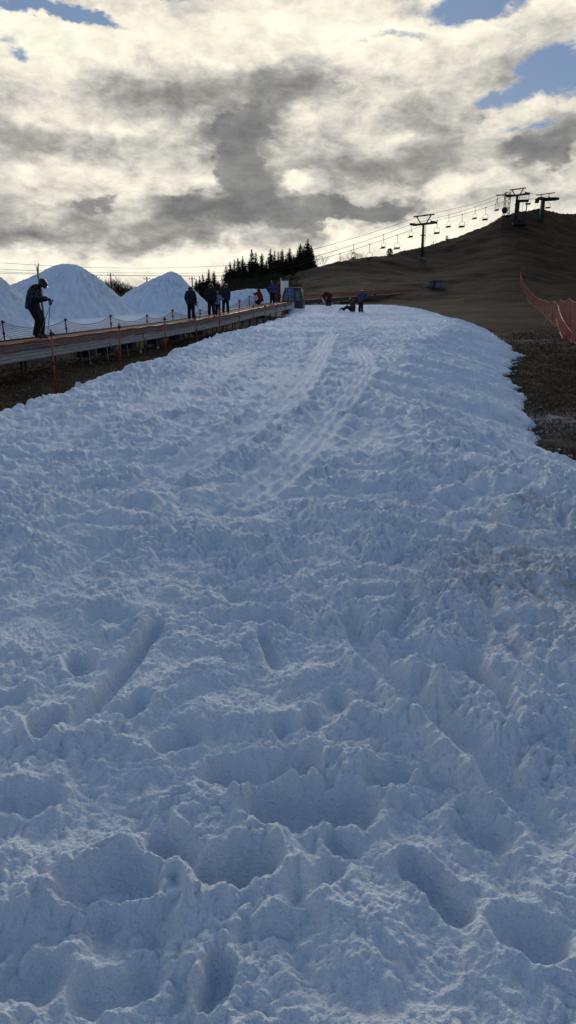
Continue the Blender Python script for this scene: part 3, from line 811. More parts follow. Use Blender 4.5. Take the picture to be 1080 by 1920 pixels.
def ellipsoid(mb, c, r, n=14, m_=9, cut=-1.0, rot=None):
    vs = []; fs = []
    c = Vector(c)
    for i in range(m_ + 1):
        ph = math.pi * i / m_
        for k in range(n):
            t = 2 * math.pi * k / n
            v = Vector((r[0] * math.sin(ph) * math.cos(t), r[1] * math.sin(ph) * math.sin(t), max(r[2] * math.cos(ph), cut * r[2])))
            if rot is not None: v = rot @ v
            vs.append(c + v)
    for i in range(m_):
        for k in range(n): fs.append((i * n + k, (i + 1) * n + k, (i + 1) * n + (k + 1) % n, i * n + (k + 1) % n))
    return mb.add(vs, fs)

BASE = dict(pelvis=(0, 0, .93), waist=(0, 0, 1.08), chest=(0, .0, 1.28), neck=(0, -.005, 1.46), head=(0, .015, 1.58),
            shl=(-.17, 0, 1.40), shr=(.17, 0, 1.40), ell=(-.25, -.02, 1.14), elr=(.25, -.02, 1.14), hal=(-.25, .08, .90), har=(.25, .08, .90),
            hipl=(-.09, 0, .88), hipr=(.09, 0, .88), knl=(-.11, .03, .50), knr=(.11, .03, .50), anl=(-.12, 0, .10), anr=(.12, 0, .10),
            tol=(-.14, .17, .04), tor=(.14, .17, .04))
m_skin = M('skin', (.55, .34, .25), (.48, .29, .21), rough=.5)
m_glove = M('black_glove', (.02, .02, .022), rough=.7)
m_helmet = M('black_helmet', (.02, .02, .024), rough=.35)
m_boot = M('snow_boot', (.06, .055, .06), rough=.6)
m_pants = M('black_trousers', (.013, .013, .017), rough=.85, scale=5, bump=.4, bscale=12)
m_hair = M('dark_hair', (.02, .015, .012), rough=.7)
m_goggle = M('goggle_strap', (.10, .11, .13), rough=.4)
def camo(name, dark, mid, light, sc=9):
    m = M(name, mid, dark, rough=.8, scale=sc, contrast=(.47, .50))
    nt = m.node_tree; b_ = nt.nodes['Principled BSDF']
    src = b_.inputs['Base Color'].links[0].from_socket
    tc_ = nn(nt, 'ShaderNodeTexCoord'); n_ = nn(nt, 'ShaderNodeTexVoronoi'); n_.inputs['Scale'].default_value = sc * 1.6
    nt.links.new(tc_.outputs['Object'], n_.inputs['Vector'])
    r_ = nn(nt, 'ShaderNodeMath', operation='LESS_THAN'); r_.inputs[1].default_value = .26; nt.links.new(n_.outputs['Distance'], r_.inputs[0])
    mx = nn(nt, 'ShaderNodeMix', data_type='RGBA'); nt.links.new(r_.outputs[0], mx.inputs[0]); nt.links.new(src, mx.inputs[6]); mx.inputs[7].default_value = (*light, 1)
    nt.links.new(mx.outputs[2], b_.inputs['Base Color']); return m

def person(loc, H, rz, pose, label, jmat, pmat=None, hood=False, goggles=True, hm=None, fat=1.0, gloves=True, group=None):
    s = H / 1.70
    J = {k: Vector(v) for k, v in BASE.items()}
    for k, v in pose.items():
        if k in J: J[k] = Vector(v)
    J = {k: v * s for k, v in J.items()}
    root = empty('person', loc, rz); tag(root, label, 'person', group)
    f = s * fat * 1.17; pmat = pmat or m_pants
    def vv(k, r_): return (*J[k], r_ if not isinstance(r_, tuple) else r_)
    hd = J['head']; nk = J['neck']; up = (hd - nk).normalized()
    fw = pose.get('look'); fw = Vector(fw) if fw else Vector((0, 1, 0)); fw = (fw - up * fw.dot(up)).normalized()
    # one continuous body with hands of five fingers
    body = dict(pelvis=vv('pelvis', (.10 * f, .09 * f)), waist=vv('waist', (.12 * f, .09 * f)), chest=vv('chest', (.14 * f, .10 * f)), neck=vv('neck', .05 * s),
                head0=(*(hd - up * .035 * s), .075 * s), head=(*(hd + up * .01 * s), .098 * s), head1=(*(hd + up * .075 * s), .075 * s))
    body['nose'] = (*(hd + fw * .098 * s - up * .012 * s), .018 * s)
    E = [('pelvis', 'waist'), ('waist', 'chest'), ('chest', 'neck'), ('neck', 'head0'), ('head0', 'head'), ('head', 'head1'), ('head', 'nose')]
    for d_ in 'lr':
        for k, r_ in (('sh', .055), ('el', .04), ('ha', .024)): body[k + d_] = vv(k + d_, r_ * s)
        for k, r_ in (('hip', .07), ('kn', .05), ('an', .03)): body[k + d_] = vv(k + d_, r_ * f)
        body['to' + d_] = (*J['to' + d_].lerp(J['an' + d_], .25), .03 * s)
        E += [('chest', 'sh' + d_), ('sh' + d_, 'el' + d_), ('el' + d_, 'ha' + d_), ('pelvis', 'hip' + d_), ('hip' + d_, 'kn' + d_), ('kn' + d_, 'an' + d_), ('an' + d_, 'to' + d_)]
    skin('body', body, E, m_skin, root, 1, 'pelvis')
    # ears, mouth and hair
    side = fw.cross(up)
    for sg in (-1, 1): mbf = MB(); ellipsoid(mbf, hd + side * sg * .098 * s, (.012 * s, .02 * s, .03 * s), 8, 6); mbf.build('ear', m_skin, root, True)
    mbf = MB(); rot = Matrix((side, fw, up)).transposed()
    ellipsoid(mbf, hd + up * .03 * s - fw * .015 * s, (.108 * s, .115 * s, .105 * s), 14, 9, -.2, rot); mbf.build('hair', m_hair, root, True)
    # jacket over torso and arms, hem at the hips; trousers below it
    sh_ = (J['shr'] - J['shl']).normalized(); w_ = J['pelvis'] - J['waist']
    def ring(c, rx, ry, ax, n=20):
        fr_ = ax.cross(sh_).normalized(); sd2 = fr_.cross(ax).normalized()
        return [c + sd2 * (rx * math.cos(2 * math.pi * k / n)) + fr_ * (ry * math.sin(2 * math.pi * k / n)) for k in range(n)]
    def loft(mb_, rows, n=20):
        vs_ = []; cs = [r_[0] for r_ in rows]
        for q2, (c, rx, ry) in enumerate(rows):
            ax = (cs[min(q2 + 1, len(cs) - 1)] - cs[max(q2 - 1, 0)]).normalized(); vs_ += ring(c, rx, ry, ax, n)
        fs_ = [(q2 * n + k, q2 * n + (k + 1) % n, (q2 + 1) * n + (k + 1) % n, (q2 + 1) * n + k) for q2 in range(len(rows) - 1) for k in range(n)]
        fs_.append(tuple(reversed(range(n)))); fs_.append(tuple((len(rows) - 1) * n + k for k in range(n)))
        mb_.add(vs_, fs_)
    def limb(mb_, pts_, rs2):
        mb_.tube(pts_, rs2, 12)
        for p2, r2 in zip(pts_[:-1], rs2[:-1]): ellipsoid(mb_, p2, (r2, r2, r2), 12, 8)
    def fuse(mb_, name, mat_):
        me = bpy.data.meshes.new('tmp'); me.from_pydata(mb_.v, [], mb_.f); me.update(); o = bpy.data.objects.new('tmp', me); link(o)
        md = o.modifiers.new('r', 'REMESH'); md.mode = 'VOXEL'; md.voxel_size = .022 * s; sm2 = o.modifiers.new('s', 'SMOOTH'); sm2.iterations = 3; sm2.factor = .5
        ev = o.evaluated_get(bpy.context.evaluated_depsgraph_get()); me2 = bpy.data.meshes.new_from_object(ev); me2.name = name
        bpy.data.objects.remove(o); bpy.data.meshes.remove(me); me2.materials.clear(); me2.materials.append(mat_)
        me2.polygons.foreach_set('use_smooth', [True] * len(me2.polygons)); q2 = bpy.data.objects.new(name, me2); link(q2); q2.parent = root
    mj = MB(); mid_ = (J['shl'] + J['shr']) / 2
    loft(mj, [(J['pelvis'] + w_ * .75, .175 * f, .145 * f), (J['pelvis'], .172 * f, .14 * f), (J['waist'], .160 * f, .125 * f), (J['chest'], .178 * f, .138 * f), (mid_.lerp(J['chest'], .1), .165 * f, .115 * f), (nk.lerp(mid_, .35), .105 * f, .095 * f), (nk + up * .05 * s, .082 * s, .085 * s)])
    for d_ in 'lr':
        limb(mj, [J['sh' + d_], J['sh' + d_].lerp(J['el' + d_], .5), J['el' + d_], J['ha' + d_].lerp(J['el' + d_], .03)], [.078 * f, .074 * f, .066 * f, .052 * f])
    fuse(mj, 'jacket', jmat)
    mt_ = MB()
    loft(mt_, [((J['hipl'] + J['hipr']) / 2 - Vector((0, 0, .03 * s)), .14 * f, .11 * f), (J['pelvis'], .145 * f, .115 * f), (J['waist'], .135 * f, .105 * f)])
    for d_ in 'lr':
        a_, k_, h2 = J['an' + d_], J['kn' + d_], J['hip' + d_]
        limb(mt_, [h2, h2.lerp(k_, .5), k_, k_.lerp(a_, .5), a_ - (k_ - a_) * .02], [.100 * f, .086 * f, .072 * f, .070 * f, .073 * f])
    fuse(mt_, 'trousers', pmat)
    for d_ in 'lr':
        a, t = J['an' + d_], J['to' + d_]
        hl = a + (a - t).normalized() * .05 * s; hl.z = min(hl.z, t.z + .02 * s) if pose.get('stand', True) else hl.z
        skin('boot', dict(a=(*(a + (J['kn' + d_] - a).normalized() * .1 * s), .06 * s), b=(*a, .062 * s), h=(*hl, .045 * s), m=(*(a.lerp(t, .62) + Vector((0, 0, .01 * s))), .066 * s), t=(*(t + (t - a).normalized() * .03 * s + Vector((0, 0, .012 * s))), .055 * s)),
             [('a', 'b'), ('b', 'h'), ('b', 'm'), ('m', 't')], m_boot, root, 1, 'b')
        # glove: palm, four unequal fingers, thumb from the side
        h_ = J['ha' + d_]; dd = (h_ - J['el' + d_]).normalized(); sd_ = dd.cross(Vector((0, 0, 1)))
        sd_ = sd_.normalized() if sd_.length > .2 else Vector((1, 0, 0)); cu = sd_.cross(dd) * (-1 if d_ == 'l' else 1); cu = cu if cu.z < 0 else -cu
        gv = dict(v=(*(h_ - dd * .07 * s), .052 * s), w=(*h_, .042 * s), p=(*(h_ + dd * .05 * s), (.040 * s, .022 * s)), q=(*(h_ + dd * .085 * s), (.042 * s, .02 * s))); ge = [('v', 'w'), ('w', 'p'), ('p', 'q')]
        skin('glove', gv, ge, m_glove if gloves else m_skin, root, 1, 'w')
        gl = root.children[-1] if root.children else None
        fm = MB()
        for i, ln in enumerate((.060, .072, .068, .052)):
            b0 = h_ + dd * .085 * s + sd_ * (i - 1.5) * .021 * s
            fm.tube([b0, b0 + dd * ln * .5 * s + cu * .012 * s, b0 + dd * ln * .7 * s + cu * .042 * s, b0 + dd * ln * .45 * s + cu * .062 * s], [.012 * s, .0115 * s, .011 * s, .009 * s], 6)
        b0 = h_ + dd * .035 * s - sd_ * .036 * s
        fm.tube([b0, b0 - sd_ * .022 * s + dd * .025 * s + cu * .01 * s, b0 - sd_ * .01 * s + dd * .05 * s + cu * .035 * s], [.014 * s, .013 * s, .010 * s], 6)
        fm.build('fingers', m_glove if gloves else m_skin, root, True)
    if hood:
        mbh = MB(); ellipsoid(mbh, hd + up * .01 * s - fw * .02 * s, (.125 * s, .13 * s, .145 * s), 16, 10, -.9, rot); mbh.build('hood', jmat, root, True)
    else:
        mbh = MB(); ellipsoid(mbh, hd + up * .03 * s, (.128 * s, .145 * s, .13 * s), 18, 12, -.35, rot)
        mbh.box(hd + fw * .13 * s + up * .055 * s, (.16 * s, .05 * s, .02 * s), rot)
        for sg in (-1, 1): ellipsoid(mbh, hd + side * sg * .105 * s - up * .035 * s, (.03 * s, .05 * s, .06 * s), 8, 6, -1, rot)
        mbh.build('helmet', hm or m_helmet, root, True)
    if goggles:
        g2 = MB(); n_ = 20; vs = []
        for k in range(n_):
            t = 2 * math.pi * k / n_
            for zz in (-.005, .028):
                vs.append(hd + up * (.03 + zz) * s + (side * math.cos(t) * .133 + fw * math.sin(t) * .15) * s)
            for zz in (.028, -.005):
                vs.append(hd + up * (.03 + zz) * s + (side * math.cos(t) * .122 + fw * math.sin(t) * .138) * s)
        fs = []
        for k in range(n_):
            j = (k + 1) % n_
            for e_ in range(4): fs.append((k * 4 + e_, j * 4 + e_, j * 4 + (e_ + 1) % 4, k * 4 + (e_ + 1) % 4))
        g2.add(vs, fs)
        ellipsoid(g2, hd + fw * .112 * s + up * .012 * s, (.08 * s, .035 * s, .042 * s), 12, 8, -1, rot)
        g2.build('goggles', m_goggle, root, True)
    bpy.context.view_layer.update()
    return root, J

def at_line(px, off=0.0):
    q_ = on_line(px, 600, off); return Vector((q_.x, q_.y, belt_z(q_.y) + .005))
def height(px, ytop, loc):   # metres from the foot point up to a pixel row
    return P(px, ytop, loc.y).z - loc.z

m_camo1 = camo('black_blue_camouflage', (.006, .008, .014), (.018, .02, .034), (.09, .10, .14), 9)
m_camo2 = camo('dark_camouflage', (.007, .009, .015), (.016, .02, .03), (.10, .115, .14), 11)
m_bluepat = camo('blue_patterned_cloth', (.01, .016, .07), (.02, .035, .16), (.16, .22, .42), 8)
m_bluepat2 = camo('blue_white_patterned_cloth', (.012, .016, .04), (.03, .05, .12), (.22, .28, .40), 10)
m_darkj = M('navy_jacket', (.014, .015, .025), rough=.8, bump=.4, bscale=10)
m_darkj2 = M('dark_indigo_jacket', (.02, .02, .045), rough=.8, bump=.4, bscale=10)
m_lav = M('lavender_jacket', (.26, .25, .48), (.20, .19, .40), rough=.8, bump=.3, bscale=14)
m_red = M('red_jacket', (.20, .016, .018), (.13, .012, .014), rough=.8, bump=.3, bscale=12)
m_maroon = M('maroon_jacket', (.07, .012, .018), rough=.8, bump=.3, bscale=12)
m_brownj = M('grey_brown_jacket', (.045, .035, .03), rough=.8, bump=.3, bscale=12)
m_board = M('ski_topsheet', (.05, .055, .045), (.02, .02, .02), rough=.3, scale=3)
m_pole_b = M('blue_pole', (.05, .10, .35), rough=.35); m_pole_g = M('grey_pole', (.30, .33, .36), rough=.35)

# 1. skier at the left, in profile facing right, head bowed
L1 = at_line(72); H1 = height(74, 527, L1) * 1.085
s1_ = H1 / 1.7
sk, J = person(L1, H1, -math.pi / 2, dict(pelvis=(0, -.12, .92), waist=(0, -.11, 1.07), chest=(0, -.02, 1.25), neck=(0, .08, 1.40), head=(0, .19, 1.485), look=(0, .7, -.6),
               shl=(-.17, .02, 1.35), shr=(.17, .02, 1.35), ell=(-.25, .02, 1.08), elr=(.25, .02, 1.08), hal=(-.10, .25, 1.10), har=(.13, .27, 1.08),
               hipl=(-.09, -.09, .87), hipr=(.09, -.09, .87), knl=(-.11, .06, .50), knr=(.11, .04, .50), anl=(-.13, -.02, .10), anr=(.13, -.06, .10), tol=(-.13, .17, .045), tor=(.13, .13, .045)),
               'skier in blue-black camouflage jacket and helmet standing in profile on the carpet, head bowed', m_camo1, fat=1.22)
# skis held upright under the arm
def ski_pair():
    top_ = P(69, 494, L1.y + .24); bot_ = P(83.5, 606, L1.y + .18)
    rt = empty('pair_of_skis', bot_); tag(rt, 'pair of skis with splayed tips held upright behind the bowed skier\'s back', 'skis')
    ax = (top_ - bot_); ln = ax.length; ax.normalize(); sx = Vector((1, 0, 0)); sx = (sx - ax * sx.dot(ax)).normalized(); sy = ax.cross(sx)
    for sg in (-1, 1):
        vs = []; n_ = 16
        for i in range(n_ + 1):
            t = i / n_; wd = .034 + .016 * abs(2 * t - 1) ** 2
            if t > .93: wd *= max(.25, 1 - (t - .93) / .07 * .75)
            curl = max(0, t - .90) / .10; off = sg * (.008 + .045 * curl ** 1.5 + .006 * abs(math.sin(t * math.pi)))
            c_ = ax * (ln * t) + sx * off * 1.0
            # running surfaces face each other; width along sy
            for (a, b_) in ((-1, -1), (1, -1), (1, 1), (-1, 1)): vs.append(c_ + sx * .007 * a + sy * wd * b_)
        fs = [(0, 3, 2, 1), tuple(n_ * 4 + k for k in range(4))]
        for i in range(n_):
            for k in range(4): fs.append((i * 4 + k, i * 4 + (k + 1) % 4, (i + 1) * 4 + (k + 1) % 4, (i + 1) * 4 + k))
        sk_ = MB().add(vs, fs).build('ski', m_board, rt)
        bd = MB().box(ax * (ln * .42) + sx * sg * .028, (.03, .04, .10)).box(ax * (ln * .50) + sx * sg * .028, (.025, .04, .05)); bd.build('binding', m_black, sk_)
    return rt
ski_pair()
def ski_pole(top_, bot_, mat, label):
    rt = empty('ski_pole', bot_); tag(rt, label, 'ski pole'); d_ = top_ - bot_; u_ = d_.normalized()
    MB().tube([Vector((0, 0, 0)), d_ * .5, d_], [.006, .010, .011], 8).build('shaft', mat, rt, True)
    MB().tube([d_ - u_ * .15, d_ - u_ * .06, d_ + u_ * .02], [.017, .019, .022], 8).build('grip', m_black, rt, True)
    MB().tube([u_ * .06, u_ * .075], .05, 10).build('basket', m_black, rt)
    sx = u_.cross(Vector((0, 1, 0))).normalized()
    MB().tube([d_ + u_ * .0, d_ + sx * .05 - u_ * .03, d_ + sx * .055 - u_ * .12, d_ + sx * .01 - u_ * .16], .008, 5).build('strap', m_black, rt)
ski_pole(P(94.5, 562, L1.y - .10), P(89, 636, L1.y - .10), m_pole_b, 'blue ski pole held almost upright in the bowed skier\'s glove')
ski_pole(P(98.5, 563, L1.y - .22), P(71.5, 632, L1.y - .30), m_pole_g, 'pale ski pole slanting back across the bowed skier\'s legs')

# 2. lone boarder on the carpet, back to the camera
l_ = at_line(359); h_ = height(358, 537.5, l_)
person(l_, h_, R(-8), dict(hal=(-.26, .10, .93), har=(.27, .02, .86), ell=(-.27, -.03, 1.14), elr=(.27, -.05, 1.12), head=(0, .03, 1.56)), 'lone boarder seen from behind on the carpet, dark camouflage jacket and light goggle strap', m_camo2, fat=1.12)
ski_pole(l_ + Vector((.30, .10, .86 * h_ / 1.7 + .03)), l_ + Vector((.36, .28, .02)), m_pole_g, 'short ski pole in the lone boarder\'s right hand')
# 3-5. two adults and a child
l_ = at_line(397); person(l_, height(397, 533, l_), R(4), dict(anl=(-.13, 0, .1), anr=(.14, .02, .1)), 'adult in dark navy clothes, left of the child in lavender, seen from behind', m_darkj, fat=1.12)
l_ = at_line(409, .18); l_.z = belt_z(l_.y) + .005; person(l_, height(409, 548, l_), R(-12), dict(elr=(.28, .10, 1.22), har=(.46, .14, 1.16), shr=(.17, .02, 1.40)), 'child in a pale lavender jacket between the two adults, reaching to the right', m_lav, fat=1.18, goggles=False, hood=False)
l_ = at_line(423.5); person(l_, height(423, 533, l_), R(-3), dict(anl=(-.14, 0, .1), anr=(.15, 0, .1), knl=(-.13, .03, .5), knr=(.13, .03, .5)), 'adult in dark indigo jacket and trousers, right of the child in lavender', m_darkj2, fat=1.12)
# 6. person in red, crouched behind the carpet
q_ = on_line(487, 573, -1.0); l_ = Vector((q_.x, q_.y, belt_z(q_.y) - .28))
person(l_, 1.55, R(60), dict(pelvis=(0, -.1, .62), waist=(0, -.06, .78), chest=(0, .02, .98), neck=(0, .06, 1.14), head=(0, .09, 1.25), shl=(-.17, .03, 1.08), shr=(.17, .03, 1.08), ell=(-.24, .22, .98), hal=(-.14, .44, 1.04),
               elr=(.24, .1, .84), har=(.2, .3, .80), hipl=(-.1, -.08, .58), hipr=(.1, -.08, .58), knl=(-.13, .2, .42), knr=(.13, .2, .42), anl=(-.13, -.02, .10), anr=(.13, -.02, .10), tol=(-.14, .15, .04), tor=(.14, .15, .04)),
       'person in a red hooded jacket crouching at the low snow pile, one arm stretched left', m_red, hood=True, goggles=False, fat=1.15)
# 7. man in blue pattern
l_ = at_line(511, -.1); person(l_, height(511, 528, l_), R(15), dict(elr=(.30, .08, 1.20), har=(.34, .28, 1.30), ell=(-.27, .04, 1.15), hal=(-.2, .2, 1.02)), 'person in a blue patterned jacket standing on the carpet left of the pale upright board', m_bluepat, fat=1.15, goggles=False)
# 9. stooping person on the slope
def on_snow(px, py, Yd):
    q_ = P(px, py, Yd); return Vector((q_.x, q_.y, snow_z(q_.x, q_.y) + .0))
l_ = on_snow(616, 577, 57.2)
person(l_, 1.62, R(75), dict(pelvis=(0, -.12, .86), waist=(0, .04, .96), chest=(0, .24, 1.02), neck=(0, .40, .98), head=(0, .50, .90), look=(0, .5, -.9), shl=(-.17, .32, 1.02), shr=(.17, .32, 1.02), ell=(-.2, .40, .76), elr=(.2, .38, .76),
               hal=(-.12, .46, .54), har=(.12, .46, .52), hipl=(-.1, -.10, .82), hipr=(.1, -.10, .82), knl=(-.14, .06, .48), knr=(.14, -.06, .48), anl=(-.16, .04, .10), anr=(.16, -.14, .10), tol=(-.17, .2, .04), tor=(.17, .03, .04)),
       'person in a maroon jacket bending over at the top of the snow', m_maroon, fat=1.2, goggles=False)
m_wp = M('white_cloth', (.55, .57, .62), rough=.7)
b2_ = l_ + Vector((-.43, -.1, 0)); sm_ = empty('snow_sled', b2_); tag(sm_, 'small pale sled propped at the stooping person\'s hands', 'sled')
MB().box((0, 0, .46), (.13, .05, .40), Quaternion((0, 1, 0), -.45).to_matrix(), .8, .03).build('sled_deck', m_wp, sm_)
MB().tube([(-.1, 0, .62), (-.12, -.03, .72), (-.02, -.03, .74)], .01, 6).build('pull_cord', m_black, sm_)
# 10. sitting boarder
l_ = on_snow(660, 588, 48.8)
person(l_, 1.6, R(80), dict(stand=False, pelvis=(0, -.05, .15), waist=(0, -.08, .30), chest=(0, -.02, .50), neck=(0, .06, .66), head=(0, .11, .78), shl=(-.17, .0, .60), shr=(.17, .0, .60), ell=(-.25, .05, .36), elr=(.25, .05, .36), hal=(-.2, .26, .28), har=(.2, .26, .28),
               hipl=(-.1, .02, .14), hipr=(.1, .02, .14), knl=(-.14, .36, .36), knr=(.14, .36, .36), anl=(-.14, .66, .14), anr=(.14, .66, .14), tol=(-.14, .76, .26), tor=(.14, .76, .26)),
       'person in grey-brown clothes sitting on the snow with legs to the left', m_brownj, fat=1.25, goggles=False)
bo = empty('snowboard', l_ + Vector((-.72, .10, .0))); tag(bo, 'dark snowboard on the feet of the sitting person', 'snowboard')
vs = []; n_ = 14
for i in range(n_ + 1):
    t = i / n_ * 2 - 1; wd = .14 * (1 - .2 * (1 - t * t)) * (1 if abs(t) < .85 else math.sqrt(max(.05, 1 - ((abs(t) - .85) / .15) ** 2)))
    up_ = .10 * max(0, abs(t) - .75) / .25
    for a, b_ in ((-1, 0), (1, 0), (1, 1), (-1, 1)): vs.append(Vector((up_ * .6 - .14 - .012 * b_ + .10 * a * wd / .14 * .6, t * .74, .16 + up_ + a * wd * .9)))
fs = [(0, 3, 2, 1), tuple(n_ * 4 + k for k in range(4))]
for i in range(n_):
    for k in range(4): fs.append((i * 4 + k, i * 4 + (k + 1) % 4, (i + 1) * 4 + (k + 1) % 4, (i + 1) * 4 + k))
MB().add(vs, fs).build('deck', m_black, bo)
for yy in (-.2, .2): MB().box((-.08, yy, .17), (.08, .14, .16), None, .8, .02).build('binding', m_dark, bo)
# 11. standing instructor
l_ = on_snow(676, 586, 47.8)
person(l_, height(676, 544.5, l_) * 1.03, R(-40), dict(chest=(0, .05, 1.27), neck=(0, .12, 1.42), head=(-.03, .18, 1.50), look=(0, .6, -.7), shl=(-.17, .06, 1.38), shr=(.17, .06, 1.38), ell=(-.34, .12, 1.22), hal=(-.20, .34, 1.16), elr=(.36, .30, 1.28), har=(.50, .56, 1.24)),
       'person in blue-white patterned jacket leaning over the sitting one, arm out to the right', m_bluepat2, fat=1.15, goggles=False)
q_ = P(702, 552, 48.4); hp = empty('helmet', q_ - Vector((0, 0, .12))); tag(hp, 'dark helmet held out at arm\'s length by the standing person', 'helmet')
mbh = MB(); ellipsoid(mbh, (0, 0, .12), (.12, .14, .12), 14, 9, -.4); mbh.build('shell', m_helmet, hp, True)
MB().tube([(-.12, 0, .07), (0, 0, -.08), (.12, 0, .07)], .009, 5).build('chin_strap', m_black, hp)
# ------------------------------------------------------------------ cabin at the carpet end
def cabin_pt(u, v, W, Dp, Hh):
    """u = angle around, v = 0..1 height: a rounded gondola shell"""
    k = 1.0 - .16 * max(0, (.42 - v) / .42) ** 1.5 - .26 * max(0, (v - .42) / .58) ** 2.0
    c, s = math.cos(u), math.sin(u); e_ = .38
    x = math.copysign(abs(c) ** e_, c); y = math.copysign(abs(s) ** e_, s)
    return Vector((x * W / 2 * k, y * Dp / 2 * k, v * Hh))
m_cab = M('grey_green_shell', (.055, .075, .072), (.035, .048, .048), rough=.4, scale=2)
m_glass = M('hazy_window', (.14, .17, .20), (.05, .06, .08), rough=.2, scale=3, spec=.5)
gb = hit(550, 592); gb = Vector((P(550, 590, 53.8).x, 53.8, G(.4, 53.8)))
Wc, Dc = 1.66, 1.5; Hc = P(550, 541, 53.8).z - gb.z
cab = empty('gondola_cabin', gb, R(-8)); tag(cab, 'grey-green rounded gondola cabin used as an attendant hut at the carpet end', 'cabin')
N_ = 48; mb = MB(); vs = []; fs = []
vr = [.06 + .94 * i / 18 for i in range(19)]
for v in vr:
    for k in range(N_): vs.append(cabin_pt(2 * math.pi * k / N_, v, Wc, Dc, Hc))
for i in range(18):
    for k in range(N_): fs.append((i * N_ + k, i * N_ + (k + 1) % N_, (i + 1) * N_ + (k + 1) % N_, (i + 1) * N_ + k))
fs.append(tuple(reversed(range(N_))))
mb.add(vs, fs).build('shell', m_cab, cab, True)
mb = MB(); vs = []; fs = []
for i, (sc, dz) in enumerate(((1.06, -.02), (1.08, .0), (1.0, .05), (.7, .09), (.05, .10))):
    for k in range(N_):
        p = cabin_pt(2 * math.pi * k / N_, 1.0, Wc, Dc, Hc); vs.append(Vector((p.x * sc, p.y * sc, p.z + dz)))
for i in range(4):
    for k in range(N_): fs.append((i * N_ + k, i * N_ + (k + 1) % N_, (i + 1) * N_ + (k + 1) % N_, (i + 1) * N_ + k))
fs.append(tuple(reversed(range(N_)))); fs.append(tuple(4 * N_ + k for k in range(N_)))
mb.add(vs, fs).build('roof', m_dark, cab, True)
def curved_panel(name, u0, u1, v0, v1, out_, mat, parent, n=6, m_=6):
    vs = []; fs = []
    for j in range(m_ + 1):
        for i in range(n + 1):
            p = cabin_pt(u0 + (u1 - u0) * i / n, v0 + (v1 - v0) * j / m_, Wc, Dc, Hc); q_ = Vector((p.x, p.y, 0)).normalized() * out_
            vs.append(p + q_)
    nv = len(vs)
    for j in range(m_ + 1):
        for i in range(n + 1):
            p = cabin_pt(u0 + (u1 - u0) * i / n, v0 + (v1 - v0) * j / m_, Wc, Dc, Hc); vs.append(p - Vector((p.x, p.y, 0)).normalized() * .01)
    for j in range(m_):
        for i in range(n):
            a = j * (n + 1) + i; fs.append((a, a + 1, a + n + 2, a + n + 1)); fs.append((nv + a, nv + a + n + 1, nv + a + n + 2, nv + a + 1))
    bd = [i for i in range(n + 1)] + [j * (n + 1) + n for j in range(1, m_ + 1)] + [m_ * (n + 1) + i for i in range(n - 1, -1, -1)] + [j * (n + 1) for j in range(m_ - 1, 0, -1)]
    for a, b_ in zip(bd, bd[1:] + bd[:1]): fs.append((b_, a, nv + a, nv + b_))
    return MB().add(vs, fs).build(name, mat, parent, False)
for base_a in (-90, 0, 90, 180):
    for (a, b_) in ((-36, -14), (-11, 11), (14, 36)):
        # superellipse corners bunch the angle, so the three lights fill one side
        f0 = lambda d_: R(base_a) + math.atan(math.copysign(abs(math.tan(R(d_ * 1.12))) ** (1 / .38), d_)) if abs(d_) > 1e-6 else R(base_a)
        fr = curved_panel('window_frame', f0(a), f0(b_), .50, .93, .014, m_black, cab)
        d_ = 2.2 if abs(a) > 12 else 1.4
        curved_panel('window_pane', f0(a + d_), f0(b_ - d_), .525, .905, .022, m_glass, fr)
for z0 in (.46, .30): 
    mb = MB(); mb.tube([cabin_pt(2 * math.pi * k / N_, z0, Wc + .03, Dc + .03, Hc) for k in range(N_ + 1)], .018, 6); mb.build('trim_band', m_black, cab)
MB().box((0, 0, .06), (Wc * .8, Dc * .8, .10)).build('skid', m_black, cab)
# pale board behind it
pb = P(533.5, 570, 55.6); zt = P(533, 526.5, 55.6).z; bb = empty('upright_board', (pb.x, pb.y, G(pb.x, pb.y))); tag(bb, 'tall narrow off-white board standing behind the gondola cabin', 'board')
hb = zt - bb.location.z
MB().box((0, 0, hb / 2 + .12), (.60, .08, hb - .24), bev=.01).build('panel', m_white, bb)
MB().tube([(-.27, .06, 0), (-.27, .06, hb + .22)], .025, 8).build('post', m_white, bb); MB().tube([(.27, .06, 0), (.27, .06, hb * .96)], .025, 8).build('post', m_dark, bb)
# blue sign
m_blue = M('blue_sign_face', (.015, .05, .30), (.012, .04, .25), rough=.4)
m_sw = M('white_lettering', (.55, .6, .7), rough=.5)
sp_ = P(543, 546, 52.4); sb = empty('blue_sign', (sp_.x, sp_.y, G(sp_.x, sp_.y))); tag(sb, 'small square blue sign with white lines on a post in front of the cabin', 'sign')
zc = sp_.z - sb.location.z; wd = .44
MB().box((0, 0, zc), (wd + .03, .024, .46), bev=.008).build('sign_border', m_sw, sb)
pl_ = MB().box((0, -.013, zc), (wd, .01, .43)).build('sign_plate', m_blue, sb)
for i, (yy, ww) in enumerate(((.13, .30), (.065, .34), (0.0, .22), (-.09, .30), (-.14, .26))):
    mb = MB(); xs = -ww / 2
    while xs < ww / 2 - .02:
        wl = rnd.uniform(.02, .05); mb.box((xs + wl / 2, -.0205, zc + yy), (wl * .8, .004, .022)); xs += wl
    mb.build('lettering_line', m_sw, pl_)
MB().tube([(0, .03, -.05), (0, .03, zc + .2)], .02, 8).build('post', m_steel, sb, True)
